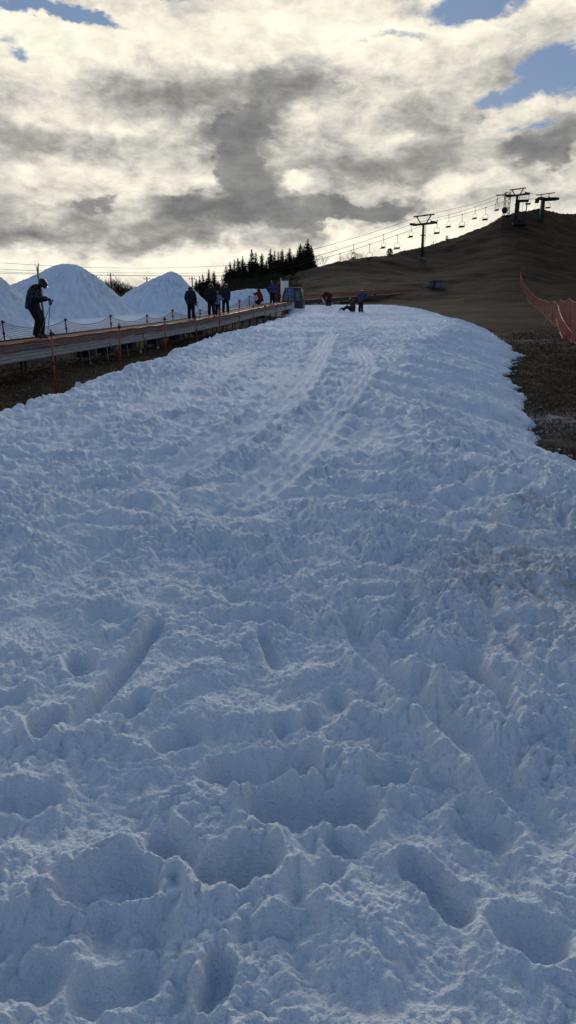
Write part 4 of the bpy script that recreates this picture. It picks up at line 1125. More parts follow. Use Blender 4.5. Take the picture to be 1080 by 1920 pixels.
# control pedestal and folded red nets by the carpet end
cp = P(524.5, 569, 51.6); cpb = empty('control_post', (cp.x - .02, cp.y + .3, belt_z(52) - .05)); tag(cpb, 'dark control post at the end of the carpet, left of the pale board', 'control post')
MB().box((0, 0, .18), (.14, .12, .36), bev=.02).build('column', m_dark, cpb); MB().box((0, -.01, .46), (.24, .18, .26), bev=.03).build('control_box', m_black, cpb)
MB().tube([(.03, -.11, .52), (.03, -.13, .52)], .025, 10).build('button', m_orange, cpb)
# rust coloured roll of netting standing beside
rl_ = P(521, 568, 53.0); rr0 = empty('net_roll', (rl_.x, rl_.y, belt_z(52) - .1)); tag(rr0, 'rusty brown roll of netting standing upright right of the blue-jacketed person', 'net roll')
m_rust = M('rust_brown_netting', (.13, .045, .03), (.05, .025, .02), rough=.9, scale=14, bump=.8, bscale=40)
mb = MB(); vs = []; fs = []; n_ = 16; hh_ = P(521, 532, 53).z - rr0.location.z
for i in range(17):
    for k in range(n_):
        t = 2 * math.pi * k / n_; r_ = .14 * (1 + .12 * math.sin(i * 2.1 + k) + .08 * math.sin(3 * t + i)) * (1 - .25 * i / 16); vs.append((r_ * math.cos(t), r_ * math.sin(t), hh_ * i / 16))
for i in range(16):
    for k in range(n_): fs.append((i * n_ + k, i * n_ + (k + 1) % n_, (i + 1) * n_ + (k + 1) % n_, (i + 1) * n_ + k))
fs.append(tuple(16 * n_ + k for k in range(n_))); mb.add(vs, fs).build('rolled_net', m_rust, rr0, True)
MB().tube([(0, 0, -.1), (0, 0, hh_ + .12)], .022, 8).build('post', m_pole_d, rr0)
pts = [P(513, 569, 51.4), P(521, 566, 51.6), P(528, 566, 51.8), P(534, 566, 52.0), P(541, 562, 51.6), P(546, 566, 51.4)]
net('red_net', pts[:4], .22, .01, m_netred, 'bunched red net across the end of the carpet', seed=8, seg=4)
pts = [P(529, 574, 51.4), P(535, 563, 51.2), P(541, 560, 51.0), P(547, 566, 51.0)]
net('red_net', pts, lambda i, t: .62, .04, m_netred, 'red net hanging in front of the lower left corner of the cabin', seed=9, seg=5, bulge=.1)

# ------------------------------------------------------------------ second lift line behind the slope
A_ = P(566, 567, 68); B_ = P(640, 561, 76); C_ = P(720, 556, 85); D_ = P(800, 549, 95)
c2 = empty('distant_carpet_lift', (A_.x, A_.y, G(A_.x, A_.y))); tag(c2, 'thin dark second carpet lift behind the snow, running right to the small blue-grey cabin', 'ski lift')
pp = []
for a, b_ in ((A_, B_), (B_, C_), (C_, D_)):
    for k in range(5): pp.append(a.lerp(b_, k / 5))
pp.append(D_)
mb = MB(); mb2 = MB()
for a, b_ in zip(pp[:-1], pp[1:]):
    d_ = b_ - a; ang = math.atan2(d_.y, d_.x); mid = (a + b_) / 2 - c2.location
    rot = (Quaternion((0, 0, 1), ang) @ Quaternion((0, 1, 0), -math.atan2(d_.z, math.hypot(d_.x, d_.y)))).to_matrix()
    mb.box(mid, (d_.length + .01, .9, .34), rot)
    mb2.box(mid + Vector((0, 0, .20)), (d_.length, .8, .04), rot)
mb.build('side_panel', m_black, c2); mb2.build('moving_belt', m_belt, c2)
for p in pp[::1]:
    g_ = G(p.x, p.y)
    if p.z - .2 - g_ > .05: MB().box((p.x - c2.location.x, p.y - c2.location.y, (p.z - .2 + g_) / 2 - c2.location.z), (.10, .7, p.z - .2 - g_)).build('leg', m_dark, c2)
tops = [P(px, py, Yd) for px, py, Yd in ((566, 552, 69), (600, 549.5, 73), (640, 547, 77.5), (680, 545.5, 82), (720, 544.5, 86.5), (760, 543, 91), (797, 540, 95.5))]
net('red_net', tops, lambda i, t: .80 - .06 * i, .05, m_netred, 'long dark red net stretched above the distant carpet lift', seed=10, seg=5, drop=0, hvar=.1)
for i, t_ in enumerate(tops):
    pole('net_post', (t_.x, t_.y, G(t_.x, t_.y)), t_ + Vector((0, 0, .08)), 'thin red post holding the distant red net above the second carpet lift', 'post', 'posts of the distant red net', m_pole_d, .03, False)
# small blue-grey cabin
m_bg = M('blue_grey_cladding', (.075, .085, .11), (.045, .05, .07), rough=.6, scale=1.5); m_bgl = M('pale_frame', (.16, .17, .20), rough=.5)
p0 = P(819, 552, 97); kb = empty('lift_hut', (p0.x, p0.y, P(819, 552.5, 97).z - .1), R(6)); tag(kb, 'small blue-grey booth with a wide window at the end of the second carpet', 'hut')
hk = P(819, 525.5, 97).z - kb.location.z; wk = 29 / 1333 * 97 * .83
mb = MB().box((0, 0, .45), (wk, 1.7, .9)).box((-wk / 2 + .05, 0, (.9 + hk - .15) / 2), (.10, 1.6, hk - 1.06)).box((0, .8, (.9 + hk - .15) / 2), (wk, .08, hk - 1.06)).box((-.38 * wk, -.8, (.9 + hk - .15) / 2), (wk * .2, .08, hk - 1.06)); mb.build('wall', m_bg, kb)
MB().box((0, 0, hk - .08), (wk + .24, 2.0, .12)).build('roof', m_bgl, kb)
for xx in (wk / 2 - .05, wk * .14, -wk * .27): MB().box((xx, -.82, (.9 + hk - .15) / 2), (.07, .07, hk - 1.04)).build('window_post', m_bgl, kb)
MB().box((wk * .06, -.80, (.95 + hk - .2) / 2), (wk * .60, .02, hk - 1.2)).build('window_pane', m_glass, kb)
p0 = P(804, 553, 96.4); kb2 = empty('machine_box', (p0.x, p0.y, P(804, 554, 96.4).z - .1), R(6)); tag(kb2, 'low dark box joined to the left side of the blue-grey booth', 'box')
MB().box((0, 0, .62), (.62, 1.2, 1.24), bev=.03).build('casing', m_bg, kb2); MB().box((0, -.05, 1.29), (.74, 1.35, .09), bev=.02).build('lid', m_bgl, kb2)

# ------------------------------------------------------------------ orange-red net fence on the right
fence = [(1150, 668, 575, 22), (1096, 650, 566, 27), (1068, 642, 560, 33), (1052, 615, 563, 38), (1036, 598, 564, 45), (1022, 585, 563, 53), (1010, 575, 560, 61), (1000, 566, 552, 69), (992, 556, 543, 77), (985, 546, 534, 85), (979, 536, 525, 93), (975, 526, 516, 102), (981, 523, 514, 106)]
ft = []; fl = []
for i, (px, yb, yt, Yd) in enumerate(fence):
    q_ = P(px, yb, Yd); g_ = G(q_.x, q_.y); t_ = P(px, yt, Yd)
    t_.z = max(t_.z, g_ + .9)
    ft.append(t_); fl.append(g_)
    pole('net_post', (q_.x, q_.y, g_), t_ + Vector((0, 0, .10)), ['', 'thick leaning net post at the right edge of the picture', 'net post of the right-hand fence nearest the camera within view'][i] if i in (1, 2) else 'thin dark post holding the red net that climbs the hill on the right', 'post', 'posts of the right-hand red net' if i not in (1, 2) else None, m_pole_d, .025, False)
nf = net('red_net', ft, lambda i, t: max(.5, .92 * ((ft[i].z - fl[i]) * (1 - t) + (ft[min(i + 1, len(ft) - 1)].z - fl[min(i + 1, len(ft) - 1)]) * t)), .10, m_netred, 'long orange-red net fence winding up the hill on the right edge', seed=12, seg=8, rows=6, bulge=.12, hvar=.10, drop=0)
net('red_net', [P(1046, 568, 37) , P(1058, 600, 33), P(1085, 628, 30)], .75, .1, m_netred, 'slack second layer of red net slumped against the nearest stretch of fence', seed=13, seg=6, bulge=.1, hvar=.15)
for k, (px, py) in enumerate(((1042, 562), (1074, 566))):
    a = P(px, py, 34); r_ = MB().tube([Vector((0, 0, 0)), Vector((-.1, -.1, -.5)), Vector((-.35, -.1, -.9)), Vector((-.55, -.2, -1.15))] if k == 0 else [Vector((0, 0, 0)), Vector((.05, 0, -.35)), Vector((.25, 0, -.6))], .014, 6).build('rope', M('pale_rope', (.45, .36, .28), rough=.8), None)
    r_.location = a; tag(r_, 'pale slack rope hanging over the near end of the red net' if k == 0 else 'short pale rope looped at the right edge over the red net', 'rope')

# ------------------------------------------------------------------ chairlift
pyl = hit(797, 486); print('pylon', pyl); DIR = Vector((1.05, 1, 0)).normalized(); PER = Vector((DIR.y, -DIR.x, 0))
def lift_at(px, py):   # point of the vertical plane through the lift line
    kx, kz = ray(px, py); Yv = (pyl.x - 1.05 * pyl.y) / (kx - 1.05); return Vector((kx * Yv, Yv, CAMZ + kz * Yv))
gz_ = G(pyl.x, pyl.y)
def pylon(name, px, ybase, yarm, ytop, arm, label, cat='lift pylon', barw=None, r=.30):
    a = lift_at(px, yarm); t = lift_at(px, ytop); g_ = G(a.x, a.y)
    rt = empty(name, (a.x, a.y, g_)); tag(rt, label, cat)
    h = a.z - g_; ht = t.z - g_
    MB().tube([(0, 0, -.3), (0, 0, h * .5), (0, 0, h)], [r, r * .85, r * .7], 12).build('mast', m_lift, rt, True)
    MB().box((0, 0, h), (arm, .32, .34), Matrix.Rotation(math.atan2(PER.y, PER.x), 3, 'Z')).build('crossarm', m_lift, rt)
    bw = barw or arm * 1.0
    mb = MB()
    for sg in (-1, 1): mb.tube([PER * sg * arm * .12 + Vector((0, 0, h)), PER * sg * bw * .36 + Vector((0, 0, ht))], .10, 6)
    mb.build('v_frame', m_lift, rt)
    MB().tube([PER * -bw / 2 + Vector((0, 0, ht)), PER * bw / 2 + Vector((0, 0, ht + .0))], .12, 6).build('top_bar', m_lift, rt)
    for sg in (-1, 1):
        sh = MB().box(PER * sg * arm / 2 + Vector((0, 0, h - .0)), (1.9, .14, .22), Matrix.Rotation(math.atan2(DIR.y, DIR.x), 3, 'Z'))
        for k in range(4):
            c_ = PER * sg * arm / 2 + DIR * (k - 1.5) * .5 + Vector((0, 0, h + .10)); sh.tube([c_ - PER * .08, c_ + PER * .08], .22, 10)
        sh.build('sheave_assembly', m_lift, rt)
    for k in range(int(h / .6)):
        pass
    ld = MB(); o_ = PER * (r + .18)
    for sg in (-.16, .16): ld.tube([o_ + DIR * sg, o_ + DIR * sg + Vector((0, 0, h))], .03, 5)
    for k in range(int(h / .45)): ld.tube([o_ + DIR * -.16 + Vector((0, 0, .3 + k * .45)), o_ + DIR * .16 + Vector((0, 0, .3 + k * .45))], .02, 5)
    ld.build('ladder', m_lift, rt)
    MB().box((0, 0, h * .68), (.75, .75, .10)).build('service_step', m_lift, rt)
    MB().box((0, 0, .1), (1.1, 1.1, .5)).build('footing', m_concrete, rt)
    return rt, a, t, h, ht
ARM = 4.4
r1, a1, t1, h1, ht1 = pylon('lift_pylon', 794, 485, 420, 404, ARM, 'dark chairlift pylon with V frame standing on the slope midway along the line', r=.26)
r2, a2, t2, h2, ht2 = pylon('lift_pylon', 970, 400, 366, 354, ARM, 'chairlift pylon with V frame on the hilltop rising above the dark hut', barw=3.6, r=.34)
# hilltop hut
hq = lift_at(972, 390); hub = empty('hilltop_hut', (hq.x + .3, hq.y - 1.2, G(hq.x, hq.y - 1.2)), -.32); tag(hub, 'small dark operator hut with a lit-through window under the hilltop pylon', 'hut')
hh_ = P(972, 378, hq.y).z - hub.location.z
mb = MB().box((0, 0, .5), (2.1, 1.8, 1.0)).box((-.75, 0, hh_ / 2 + .3), (.6, 1.8, hh_ - 1.2)).box((.95, 0, hh_ / 2 + .3), (.2, 1.8, hh_ - 1.2)); mb.build('wall', m_lift, hub)
MB().box((0, 0, hh_ - .05), (2.6, 2.3, .22)).build('roof', m_lift, hub)
MB().box((.2, -.8, hh_ / 2 + .35), (.07, .07, hh_ - 1.2)).build('window_post', m_lift, hub)
# lattice tower left of it
lq = lift_at(949, 402); lt = empty('lattice_tower', (lq.x, lq.y, G(lq.x, lq.y))); tag(lt, 'slim lattice tower with a round lamp-like drum and a gantry, left of the hilltop pylon', 'tower')
hl_ = P(949, 361, lq.y).z - lt.location.z
mb = MB()
cn = [Vector((sx * .55, sy * .55, 0)) for sx, sy in ((-1, -1), (1, -1), (1, 1), (-1, 1))]
for c_ in cn: mb.tube([c_, c_ * .8 + Vector((0, 0, hl_))], .055, 5)
nb = 7
for i in range(nb):
    z0, z1 = hl_ * i / nb, hl_ * (i + 1) / nb
    for a, b_ in zip(cn, cn[1:] + cn[:1]):
        mb.tube([a + Vector((0, 0, z0)) * 1, b_ * .95 + Vector((0, 0, z1))], .03, 4); mb.tube([a * .97 + Vector((0, 0, z1)), b_ * .97 + Vector((0, 0, z1))], .03, 4)
mb.build('lattice', m_lift, lt)
mb = MB(); ellipsoid(mb, (-.45, -.3, hl_ * .50), (.62, .5, .62), 14, 9); mb.build('drum', m_lift, lt, True)
MB().box((.1, 0, hl_ * .34), (1.9, 1.2, .14)).build('platform', m_lift, lt)
MB().box((-.6, 0, hl_ * .93), (3.6, .22, .2)).tube([(-1.9, 0, hl_ * .93), (-2.4, 0, hl_ * .62)], .05, 5).build('gantry', m_lift, lt)
MB().tube([(-.4, 0, hl_ * .12), (-2.0, 0, .75)], .06, 5).tube([(-2.0, 0, 1.2), (-.6, 0, 1.35)], .06, 5).build('stay', m_lift, lt)
# return wheel station
wq = lift_at(1017, 388); ws = empty('return_station', (wq.x, wq.y, G(wq.x, wq.y))); tag(ws, 'return station with horizontal bull wheel on the hilltop, rightmost of the lift structures', 'lift station')
hw = P(1017, 373, wq.y).z - ws.location.z
MB().box((0, 0, hw / 2 - .2), (.9, .9, hw + .4), None, .75).build('mast', m_lift, ws)
MB().box(DIR * .2 + Vector((0, 0, hw)), (3.6, 1.0, .5), Matrix.Rotation(math.atan2(DIR.y, DIR.x), 3, 'Z')).build('beam', m_lift, ws)
mb = MB(); cw = Vector((1.9, .6, hw + .05)); vs = []; fs = []; n_ = 28
for k in range(n_):
    t = 2 * math.pi * k / n_
    for rr_, zz in ((1.75, -.14), (1.75, .14), (1.5, .14), (1.5, -.14)): vs.append(cw + Vector((rr_ * math.cos(t), rr_ * math.sin(t), zz)))
for k in range(n_):
    j = (k + 1) % n_
    for e_ in range(4): fs.append((k * 4 + e_, j * 4 + e_, j * 4 + (e_ + 1) % 4, k * 4 + (e_ + 1) % 4))
mb.add(vs, fs)
for k in range(6):
    t = math.pi * k / 3; mb.tube([cw, cw + Vector((1.6 * math.cos(t), 1.6 * math.sin(t), 0))], .07, 5)
mb.build('bull_wheel', m_lift, ws)
MB().tube([Vector((-1.5, 0, hw + .75)), Vector((2.4, 0, hw + 1.25))], .10, 6).tube([(-.5, 0, hw), (-.5, 0, hw + .9)], .08, 5).tube([(1.2, 0, hw), (1.2, 0, hw + 1.05)], .08, 5).build('top_bar', m_lift, ws)
MB().box((-1.3, 0, hw - .35), (.7, .8, .9)).build('motor_box', m_lift, ws)
# ropes
def rope(name, pts, r, label, cat='cable', group=None, mat=None):
    org = Vector(pts[0]); o = MB().tube([Vector(p) - org for p in pts], r, 5).build(name, mat or m_lift, None, True); o.location = org; tag(o, label, cat, group); return o
def sagged(a, b_, s_, n=12): return [a.lerp(b_, k / n) + Vector((0, 0, -s_ * 4 * (k / n) * (1 - k / n))) for k in range(n + 1)]
lowL = lift_at(585, 484); low0 = lift_at(500, 508)
for sg, nme in ((-1, 'haul rope of the chairlift on the far side of the pylons'), (1, 'haul rope of the chairlift on the near side of the pylons')):
    o_ = PER * sg * ARM / 2
    A1 = a1 + o_ + Vector((0, 0, .3)); A2 = a2 + o_ + Vector((0, 0, .3)); W_ = ws.location + Vector((1.9, .6, hw)) + PER * sg * 1.7
    pts = sagged(low0 + o_, A1, .5, 16) + sagged(A1, A2, .45)[1:] + sagged(A2, W_, .1, 4)[1:]
    rope('haul_rope', pts, .03, nme, group=None)
rope('signal_cable', sagged(lift_at(520, 484), t1 + Vector((0, 0, .1)), .4) + sagged(t1 + Vector((0, 0, .1)), t2, .5)[1:] + sagged(t2, ws.location + Vector((-1.2, 0, hw + .9)), .2, 5)[1:], .026, 'thin signal cable carried on the top bars of the chairlift pylons')
m_thin = M('thin_lift_metal', (.04, .04, .04), rough=.5)
def make_chair():
    rt = empty('lift_chair', (0, 0, 0))
    tag(rt, 'x', 'lift chair', 'chairs hanging on the chairlift')
    MB().tube([(0, 0, 0), (0, 0, -.5), (0, .10, -.9), (0, .12, -1.25)], .035, 6).box((0, 0, .0), (.28, .10, .12)).build('hanger', m_thin, rt)
    mb = MB(); w_ = .52
    mb.tube([(-w_, .12, -1.55), (-w_ * .8, .12, -1.3), (0, .12, -1.22), (w_ * .8, .12, -1.3), (w_, .12, -1.55), (w_, .05, -2.15), (w_ * .9, -.35, -2.28)], .028, 6)
    mb.tube([(-w_, .12, -1.55), (-w_, .05, -2.15), (-w_ * .9, -.35, -2.28)], .028, 6); mb.build('frame', m_thin, rt)
    MB().box((0, -.12, -2.22), (w_ * 1.9, .46, .09), bev=.02).build('seat', m_thin, rt)
    MB().box((0, .09, -2.02), (w_ * 1.85, .05, .20), Matrix.Rotation(-.15, 3, 'X')).build('backrest', m_thin, rt)
    return rt
ch0 = make_chair()
def rope_pt(px, sg):
    """point of the rope on side sg seen at column px"""
    o_ = PER * sg * ARM / 2
    A1 = a1 + o_ + Vector((0, 0, .3)); A2 = a2 + o_ + Vector((0, 0, .3)); W_ = ws.location + Vector((1.9, .6, hw)) + PER * sg * 1.7
    pts = sagged(low0 + o_, A1, .5, 16) + sagged(A1, A2, .45)[1:] + sagged(A2, W_, .1, 4)[1:]
    def col(p):
        v = p - Vector((0, 0, CAMZ)); dd = v.y * ct - v.z * st; return 540 + 1280 * v.x / dd
    for a, b_ in zip(pts[:-1], pts[1:]):
        ca, cb_ = col(a), col(b_)
        if ca <= px <= cb_: return a.lerp(b_, (px - ca) / (cb_ - ca))
chairs = [(637, 1, 'lowest lift chair, its seat dipping behind the ridge right of the tallest cedar'), (663, -1, 'lift chair in front of the bare tree on the ridge'), (693, 1, 'third lift chair counted from the lower left'), (719, -1, 'fourth lift chair counted from the lower left'),
          (745, 1, 'second lift chair to the left of the middle pylon, above the round shrub'), (771, -1, 'lift chair just left of the middle pylon'), (820, 1, 'lift chair just right of the middle pylon'), (842, -1, 'second lift chair to the right of the middle pylon'),
          (867, 1, 'third lift chair to the right of the middle pylon'), (891, -1, 'fourth lift chair to the right of the middle pylon'), (911, 1, 'fifth lift chair to the right of the middle pylon'), (933, -1, 'lift chair just left of the lattice tower'),
          (992, 1, 'lift chair just right of the hilltop hut'), (1008, -1, 'faint lift chair left of the return station mast'), (1029, 1, 'lift chair hanging right beside the return station mast')]
for i, (px, sg, lab) in enumerate(chairs):
    p = rope_pt(px, sg)
    if p is None: print('no rope', px); continue
    c_ = ch0 if i == 0 else copy_tree(ch0)
    g_ = G(p.x, p.y); 
    c_.location = p; c_.rotation_euler = (0, 0, math.atan2(DIR.y, DIR.x) - math.pi / 2 + (.25 if sg > 0 else -.2) + rnd.uniform(-.1, .1)); c_['label'] = lab
    sc_ = min(1.0, (p.z - g_ - .1) / 2.4) if px < 1000 else .85
    c_.scale = (1, 1, 1)

# ------------------------------------------------------------------ trees
m_cedar = M('cedar_foliage', (.030, .036, .016), (.014, .017, .009), rough=.9, scale=1.2)
m_twig = M('bare_twigs', (.075, .055, .04), (.045, .033, .026), rough=.9, scale=4)
m_brush = M('dry_brush', (.085, .068, .045), (.03, .025, .018), rough=.95, scale=2)
def cedar_mesh(seed, H_=10.0):
    r_ = random.Random(seed); v = []; f_ = []
    W_ = r_.uniform(2.8, 4.0)
    z = .8
    while z < H_ - .15:
        t = z / H_
        rad = W_ * (1 - t) ** .72 * (1 + .22 * math.sin(z * 1.9 + seed)) * (.55 + .45 * min(1, z / 2)); rad = max(rad, .10)
        nb_ = max(3, int(5 + rad * 6))
        for k in range(nb_):
            a = r_.uniform(0, 2 * math.pi); L_ = rad * r_.uniform(.45, 1.12)
            if r_.random() < .16: continue
            steps = max(1, int(L_ / .2))
            for s_ in range(steps):
                q_ = (s_ + r_.random()) / steps; d_ = L_ * q_
                cx, cy, cz = d_ * math.cos(a), d_ * math.sin(a), z - .28 * d_ * d_ * .6 + .12 * d_ + r_.uniform(-.12, .12)
                for _ in range(2):
                    sx = r_.uniform(.11, .26) * (1 - .4 * t); aa = r_.uniform(0, 6.28); ti = r_.uniform(-.9, .9)
                    ux, uy, uz = math.cos(aa) * sx, math.sin(aa) * sx, ti * sx
                    vx, vy, vz = -math.sin(aa) * sx * .55, math.cos(aa) * sx * .55, r_.uniform(.5, 1.3) * sx
                    ox, oy, oz = cx + r_.uniform(-.13, .13), cy + r_.uniform(-.13, .13), cz + r_.uniform(-.1, .1)
                    b0 = len(v); v += [(ox - ux, oy - uy, oz - uz), (ox + ux, oy + uy, oz + uz), (ox + vx, oy + vy, oz + vz)]
                    f_.append((b0, b0 + 1, b0 + 2))
        z += r_.uniform(.10, .2)
    return v, f_
CED = []
for s_ in range(5):
    v, f_ = cedar_mesh(50 + s_ * 7)
    rt = empty('cedar_tree', (0, 0, 0)); mb = MB(); mb.v = v; mb.f = f_
    mb.build('crown', m_cedar, rt); MB().tube([(0, 0, -.5), (0, 0, 5), (.03, 0, 9.7)], [.17, .11, .025], 7).build('trunk', m_bark, rt)
    CED.append([rt, False])
cedars = [(368, 523, 120, 1.0), (374, 517, 124, .8), (380, 513, 121, .8), (391, 505.5, 120, 1.0), (401, 508, 122, .9), (409, 526, 118, .8),
          (424, 497, 130, 1), (431, 490, 128, 1.0), (439, 487.5, 126, .9), (446, 484, 130, .8), (455, 480, 126, .9), (461, 497, 124, .8), (472, 467, 128, 1.0), (480, 473, 131, .8), (491, 475, 128, .8),
          (499, 490, 124, .9), (507, 466, 126, 1.0), (515, 470, 131, .8), (522, 471, 128, .8), (529, 467, 126, .9), (536, 480, 130, .9), (543, 464, 127, 1.15), (551, 478, 126, .9), (558, 470, 130, .9),
          (563, 457, 126, 1.2), (570, 463, 131, .9), (577, 447.5, 125, 1.25), (584, 460, 127, .95), (468, 492, 122, 1.0), (484, 493, 121, 1.0), (514, 488, 120, 1.0), (449, 500, 121, 1.0), (436, 504, 121, 1.0), (572, 478, 122, 1.0), (386, 526, 117, 1)]
def cl_(i):
    px = cedars[i][0]
    if i == 26: return 'tallest dark cedar, near the right end of the tree row'
    if i == 0: return 'small cedar at the left end of the trees, right of the middle snow pile'
    if i == 27: return 'rightmost cedar of the row, beside the tallest one'
    if i == 24: return 'second tallest cedar, just left of the tallest one'
    if i == 3: return 'tallest tree of the small left-hand group of cedars'
    return 'dark backlit cedar in the small group right of the middle snow pile' if px < 415 else 'dark backlit cedar in the long row on the ridge'
for i, (px, py, Yd, wd) in enumerate(cedars):
    t_ = P(px, py, Yd); g_ = G(t_.x, t_.y) ; hgt = max(t_.z - g_, 2.5)
    src = CED[i % 5]
    if src[1]: c_ = copy_tree(src[0])
    else: c_ = src[0]; src[1] = True
    sc_ = hgt / 10.0
    c_.location = (t_.x, t_.y, g_); k_ = max(sc_ , .50) * wd * .95; c_.scale = (k_, k_, sc_); c_.rotation_euler = (0, 0, rnd.uniform(0, 6.28))
    tag(c_, cl_(i), 'tree', ('small group of cedars' if px < 415 else 'row of cedars on the ridge') if cl_(i).startswith('dark backlit') else 'cedars')

def bare_mesh(seed, H_, spread, depth=6, thick=.09, up=.55, n0=3, shrink=(.62, .82)):
    r_ = random.Random(seed); mb = MB(); tr = MB()
    def grow(p, d_, ln, rad, k, tgt):
        n_ = 3; pts = [p]; q_ = p
        for i in range(n_):
            d_ = (d_ + Vector((r_.uniform(-.22, .22), r_.uniform(-.22, .22), r_.uniform(-.05, .16)))).normalized(); q_ = q_ + d_ * ln / n_; pts.append(q_)
        tgt.tube(pts, [rad, rad * .85, rad * .75, rad * .65], 4 if k < 4 else 3)
        if k <= 0: return
        for j in range(r_.choice((2, 3, 3))):
            a = r_.uniform(0, 6.28); nd = (d_ + Vector((math.cos(a), math.sin(a), 0)) * r_.uniform(.35, .8) * spread + Vector((0, 0, r_.uniform(-.05, up * .5)))).normalized()
            grow(pts[-1] if j else pts[-2].lerp(pts[-1], r_.random()), nd, ln * r_.uniform(*shrink), rad * .6, k - 1, mb)
    for j in range(n0):
        a = 6.28 * j / n0 + r_.random(); grow(Vector((0, 0, -.2)), Vector((math.cos(a) * .25 * (n0 > 1), math.sin(a) * .25 * (n0 > 1), 1)).normalized(), H_ * .30, thick, depth, tr)
    return tr, mb
def bare(name, px, ytop, Yd, seed, label, spread=1.0, depth=5, thick=.07, n0=2, group=None, zbase=None, cat='tree'):
    t_ = P(px, ytop, Yd); g_ = G(t_.x, t_.y) if zbase is None else zbase; H_ = max(1.0, t_.z - g_)
    tr, mb = bare_mesh(seed, H_, spread, depth, thick, n0=n0)
    top_ = max(v[2] for v in mb.v); k_ = H_ / top_
    for m_b in (tr, mb): m_b.v = [tuple(c * k_ for c in v) for v in m_b.v]
    rt = empty(name, (t_.x, t_.y, g_)); tr.build('trunk', m_bark, rt); mb.build('branches', m_twig, rt); tag(rt, label, cat, group); return rt
for i, (px, yt, Yd, lab) in enumerate(((205, 514, 95, 'bare leafless tree between the two large snow piles, left one'), (222, 521, 97, 'bare leafless tree between the two large snow piles, middle one'), (236, 529, 96, 'bare leafless tree between the two large snow piles, right one'), (191, 524, 99, 'lower bare tree half hidden by the tall snow pile'))):
    bare('bare_tree', px, yt, Yd, 300 + i, lab, 1.6, 6, .075, 7, 'bare trees behind the snow piles')
t_ = P(246, 535, 92); c_ = copy_tree(CED[1][0]); g_ = G(t_.x, t_.y); c_.location = (t_.x, t_.y, g_); k_ = (t_.z - g_) / 10; c_.scale = (k_ * 1.3, k_ * 1.3, k_); tag(c_, 'tiny dark conifer just right of the bare trees between the snow piles', 'tree', 'cedars')
bare('bare_tree', 602, 474, 122, 320, 'small spreading bare tree just right of the cedar row', 1.5, 5, .05, 2)
bare('bare_tree', 665, 465, 130, 321, 'fan-shaped bare tree behind the ridge beneath the lift chairs', 1.5, 6, .045, 3)
bare('bare_tree', 648, 476, 131, 322, 'small faint bare tree left of the fan-shaped one', 1.3, 5, .04, 2)
# shrubs on the ridge
def shrub(px, ytop, Yd, wpx, label, mat=m_cedar, n=500):
    t_ = P(px, ytop, Yd); g_ = G(t_.x, t_.y); H_ = max(.5, t_.z - g_); W_ = wpx / 1330 * Yd / 2
    rt = empty('shrub', (t_.x, t_.y, g_)); mb = MB(); r_ = random.Random(int(px))
    for _ in range(n):
        a = r_.uniform(0, 6.28); q_ = r_.random() ** .5; z_ = r_.random(); rr_ = W_ * q_ * math.sqrt(max(.05, 1 - (2 * z_ - 1) ** 2 * .8))
        c = Vector((rr_ * math.cos(a), rr_ * math.sin(a), H_ * z_)); s_ = .09 + .06 * r_.random()
        u_ = Vector((r_.uniform(-1, 1), r_.uniform(-1, 1), r_.uniform(-1, 1))).normalized() * s_; w_ = Vector((r_.uniform(-1, 1), r_.uniform(-1, 1), r_.uniform(0, 1))) * s_
        mb.add([c - u_, c + u_, c + w_], [(0, 1, 2)])
    mb.build('foliage', mat, rt); MB().tube([(0, 0, -.1), (0, 0, H_ * .6)], .05, 5).build('stem', m_bark, rt); tag(rt, label, 'shrub')
shrub(731, 466.5, 133, 13, 'small round dark shrub on the ridge below the chairs'); shrub(838, 442, 150, 5, 'tiny shrub on the ridge right of the middle pylon', n=120)
shrub(548, 505, 112, 14, 'low dark bush on the ridge beneath the cedars', n=260)
for px, yt in ((813, 452), (819, 456)):
    t_ = P(px, yt, 147); pole('marker_post', (t_.x, t_.y, G(t_.x, t_.y)), t_, 'short marker stick on the ridge, ' + ('left' if px < 815 else 'right') + ' one of two', 'post', None, m_lift, .05, False)
# scrub thicket under the cedars: many bare bushes
bsrc = []
for k in range(4):
    tr, mb = bare_mesh(400 + k, 2.4, 1.3, 4, .035, n0=7); mb.v = mb.v; rt = empty('bare_bush', (0, 0, 0)); tr.build('stems', m_brush, rt); mb.build('twigs', m_brush, rt); bsrc.append([rt, False, max(v[2] for v in mb.v)])
kk = 0
for row, (Yd, n_, y0, y1) in enumerate(((78, 13, 556, 560), (86, 14, 545, 548), (95, 14, 532, 530), (104, 13, 520, 514))):
    for j in range(n_):
        px = 392 + (560 - 392) * (j + rnd.random() * .8) / n_
        t = (px - 392) / 160
        yt = y0 + (y1 - y0) * t - 6 * t + rnd.uniform(-4, 4) + (1 - min(1, t * 2)) * 10
        if px > 520: yt += (px - 520) * .35
        p = P(px, yt, Yd + rnd.uniform(-3, 3)); g_ = G(p.x, p.y); H_ = min(max(p.z - g_, 1.0), 3.4)
        s_ = bsrc[kk % 4]; c_ = copy_tree(s_[0]) if s_[1] else s_[0]; s_[1] = True; kk += 1
        c_.location = (p.x, p.y, g_); k_ = H_ / s_[2]; c_.scale = (k_ * 1.25, k_ * 1.25, k_); c_.rotation_euler = (0, 0, rnd.uniform(0, 6.28))
        tag(c_, 'leafless grey-brown bush in the scrub thicket below the cedar row', 'bush', 'bushes of the scrub thicket')
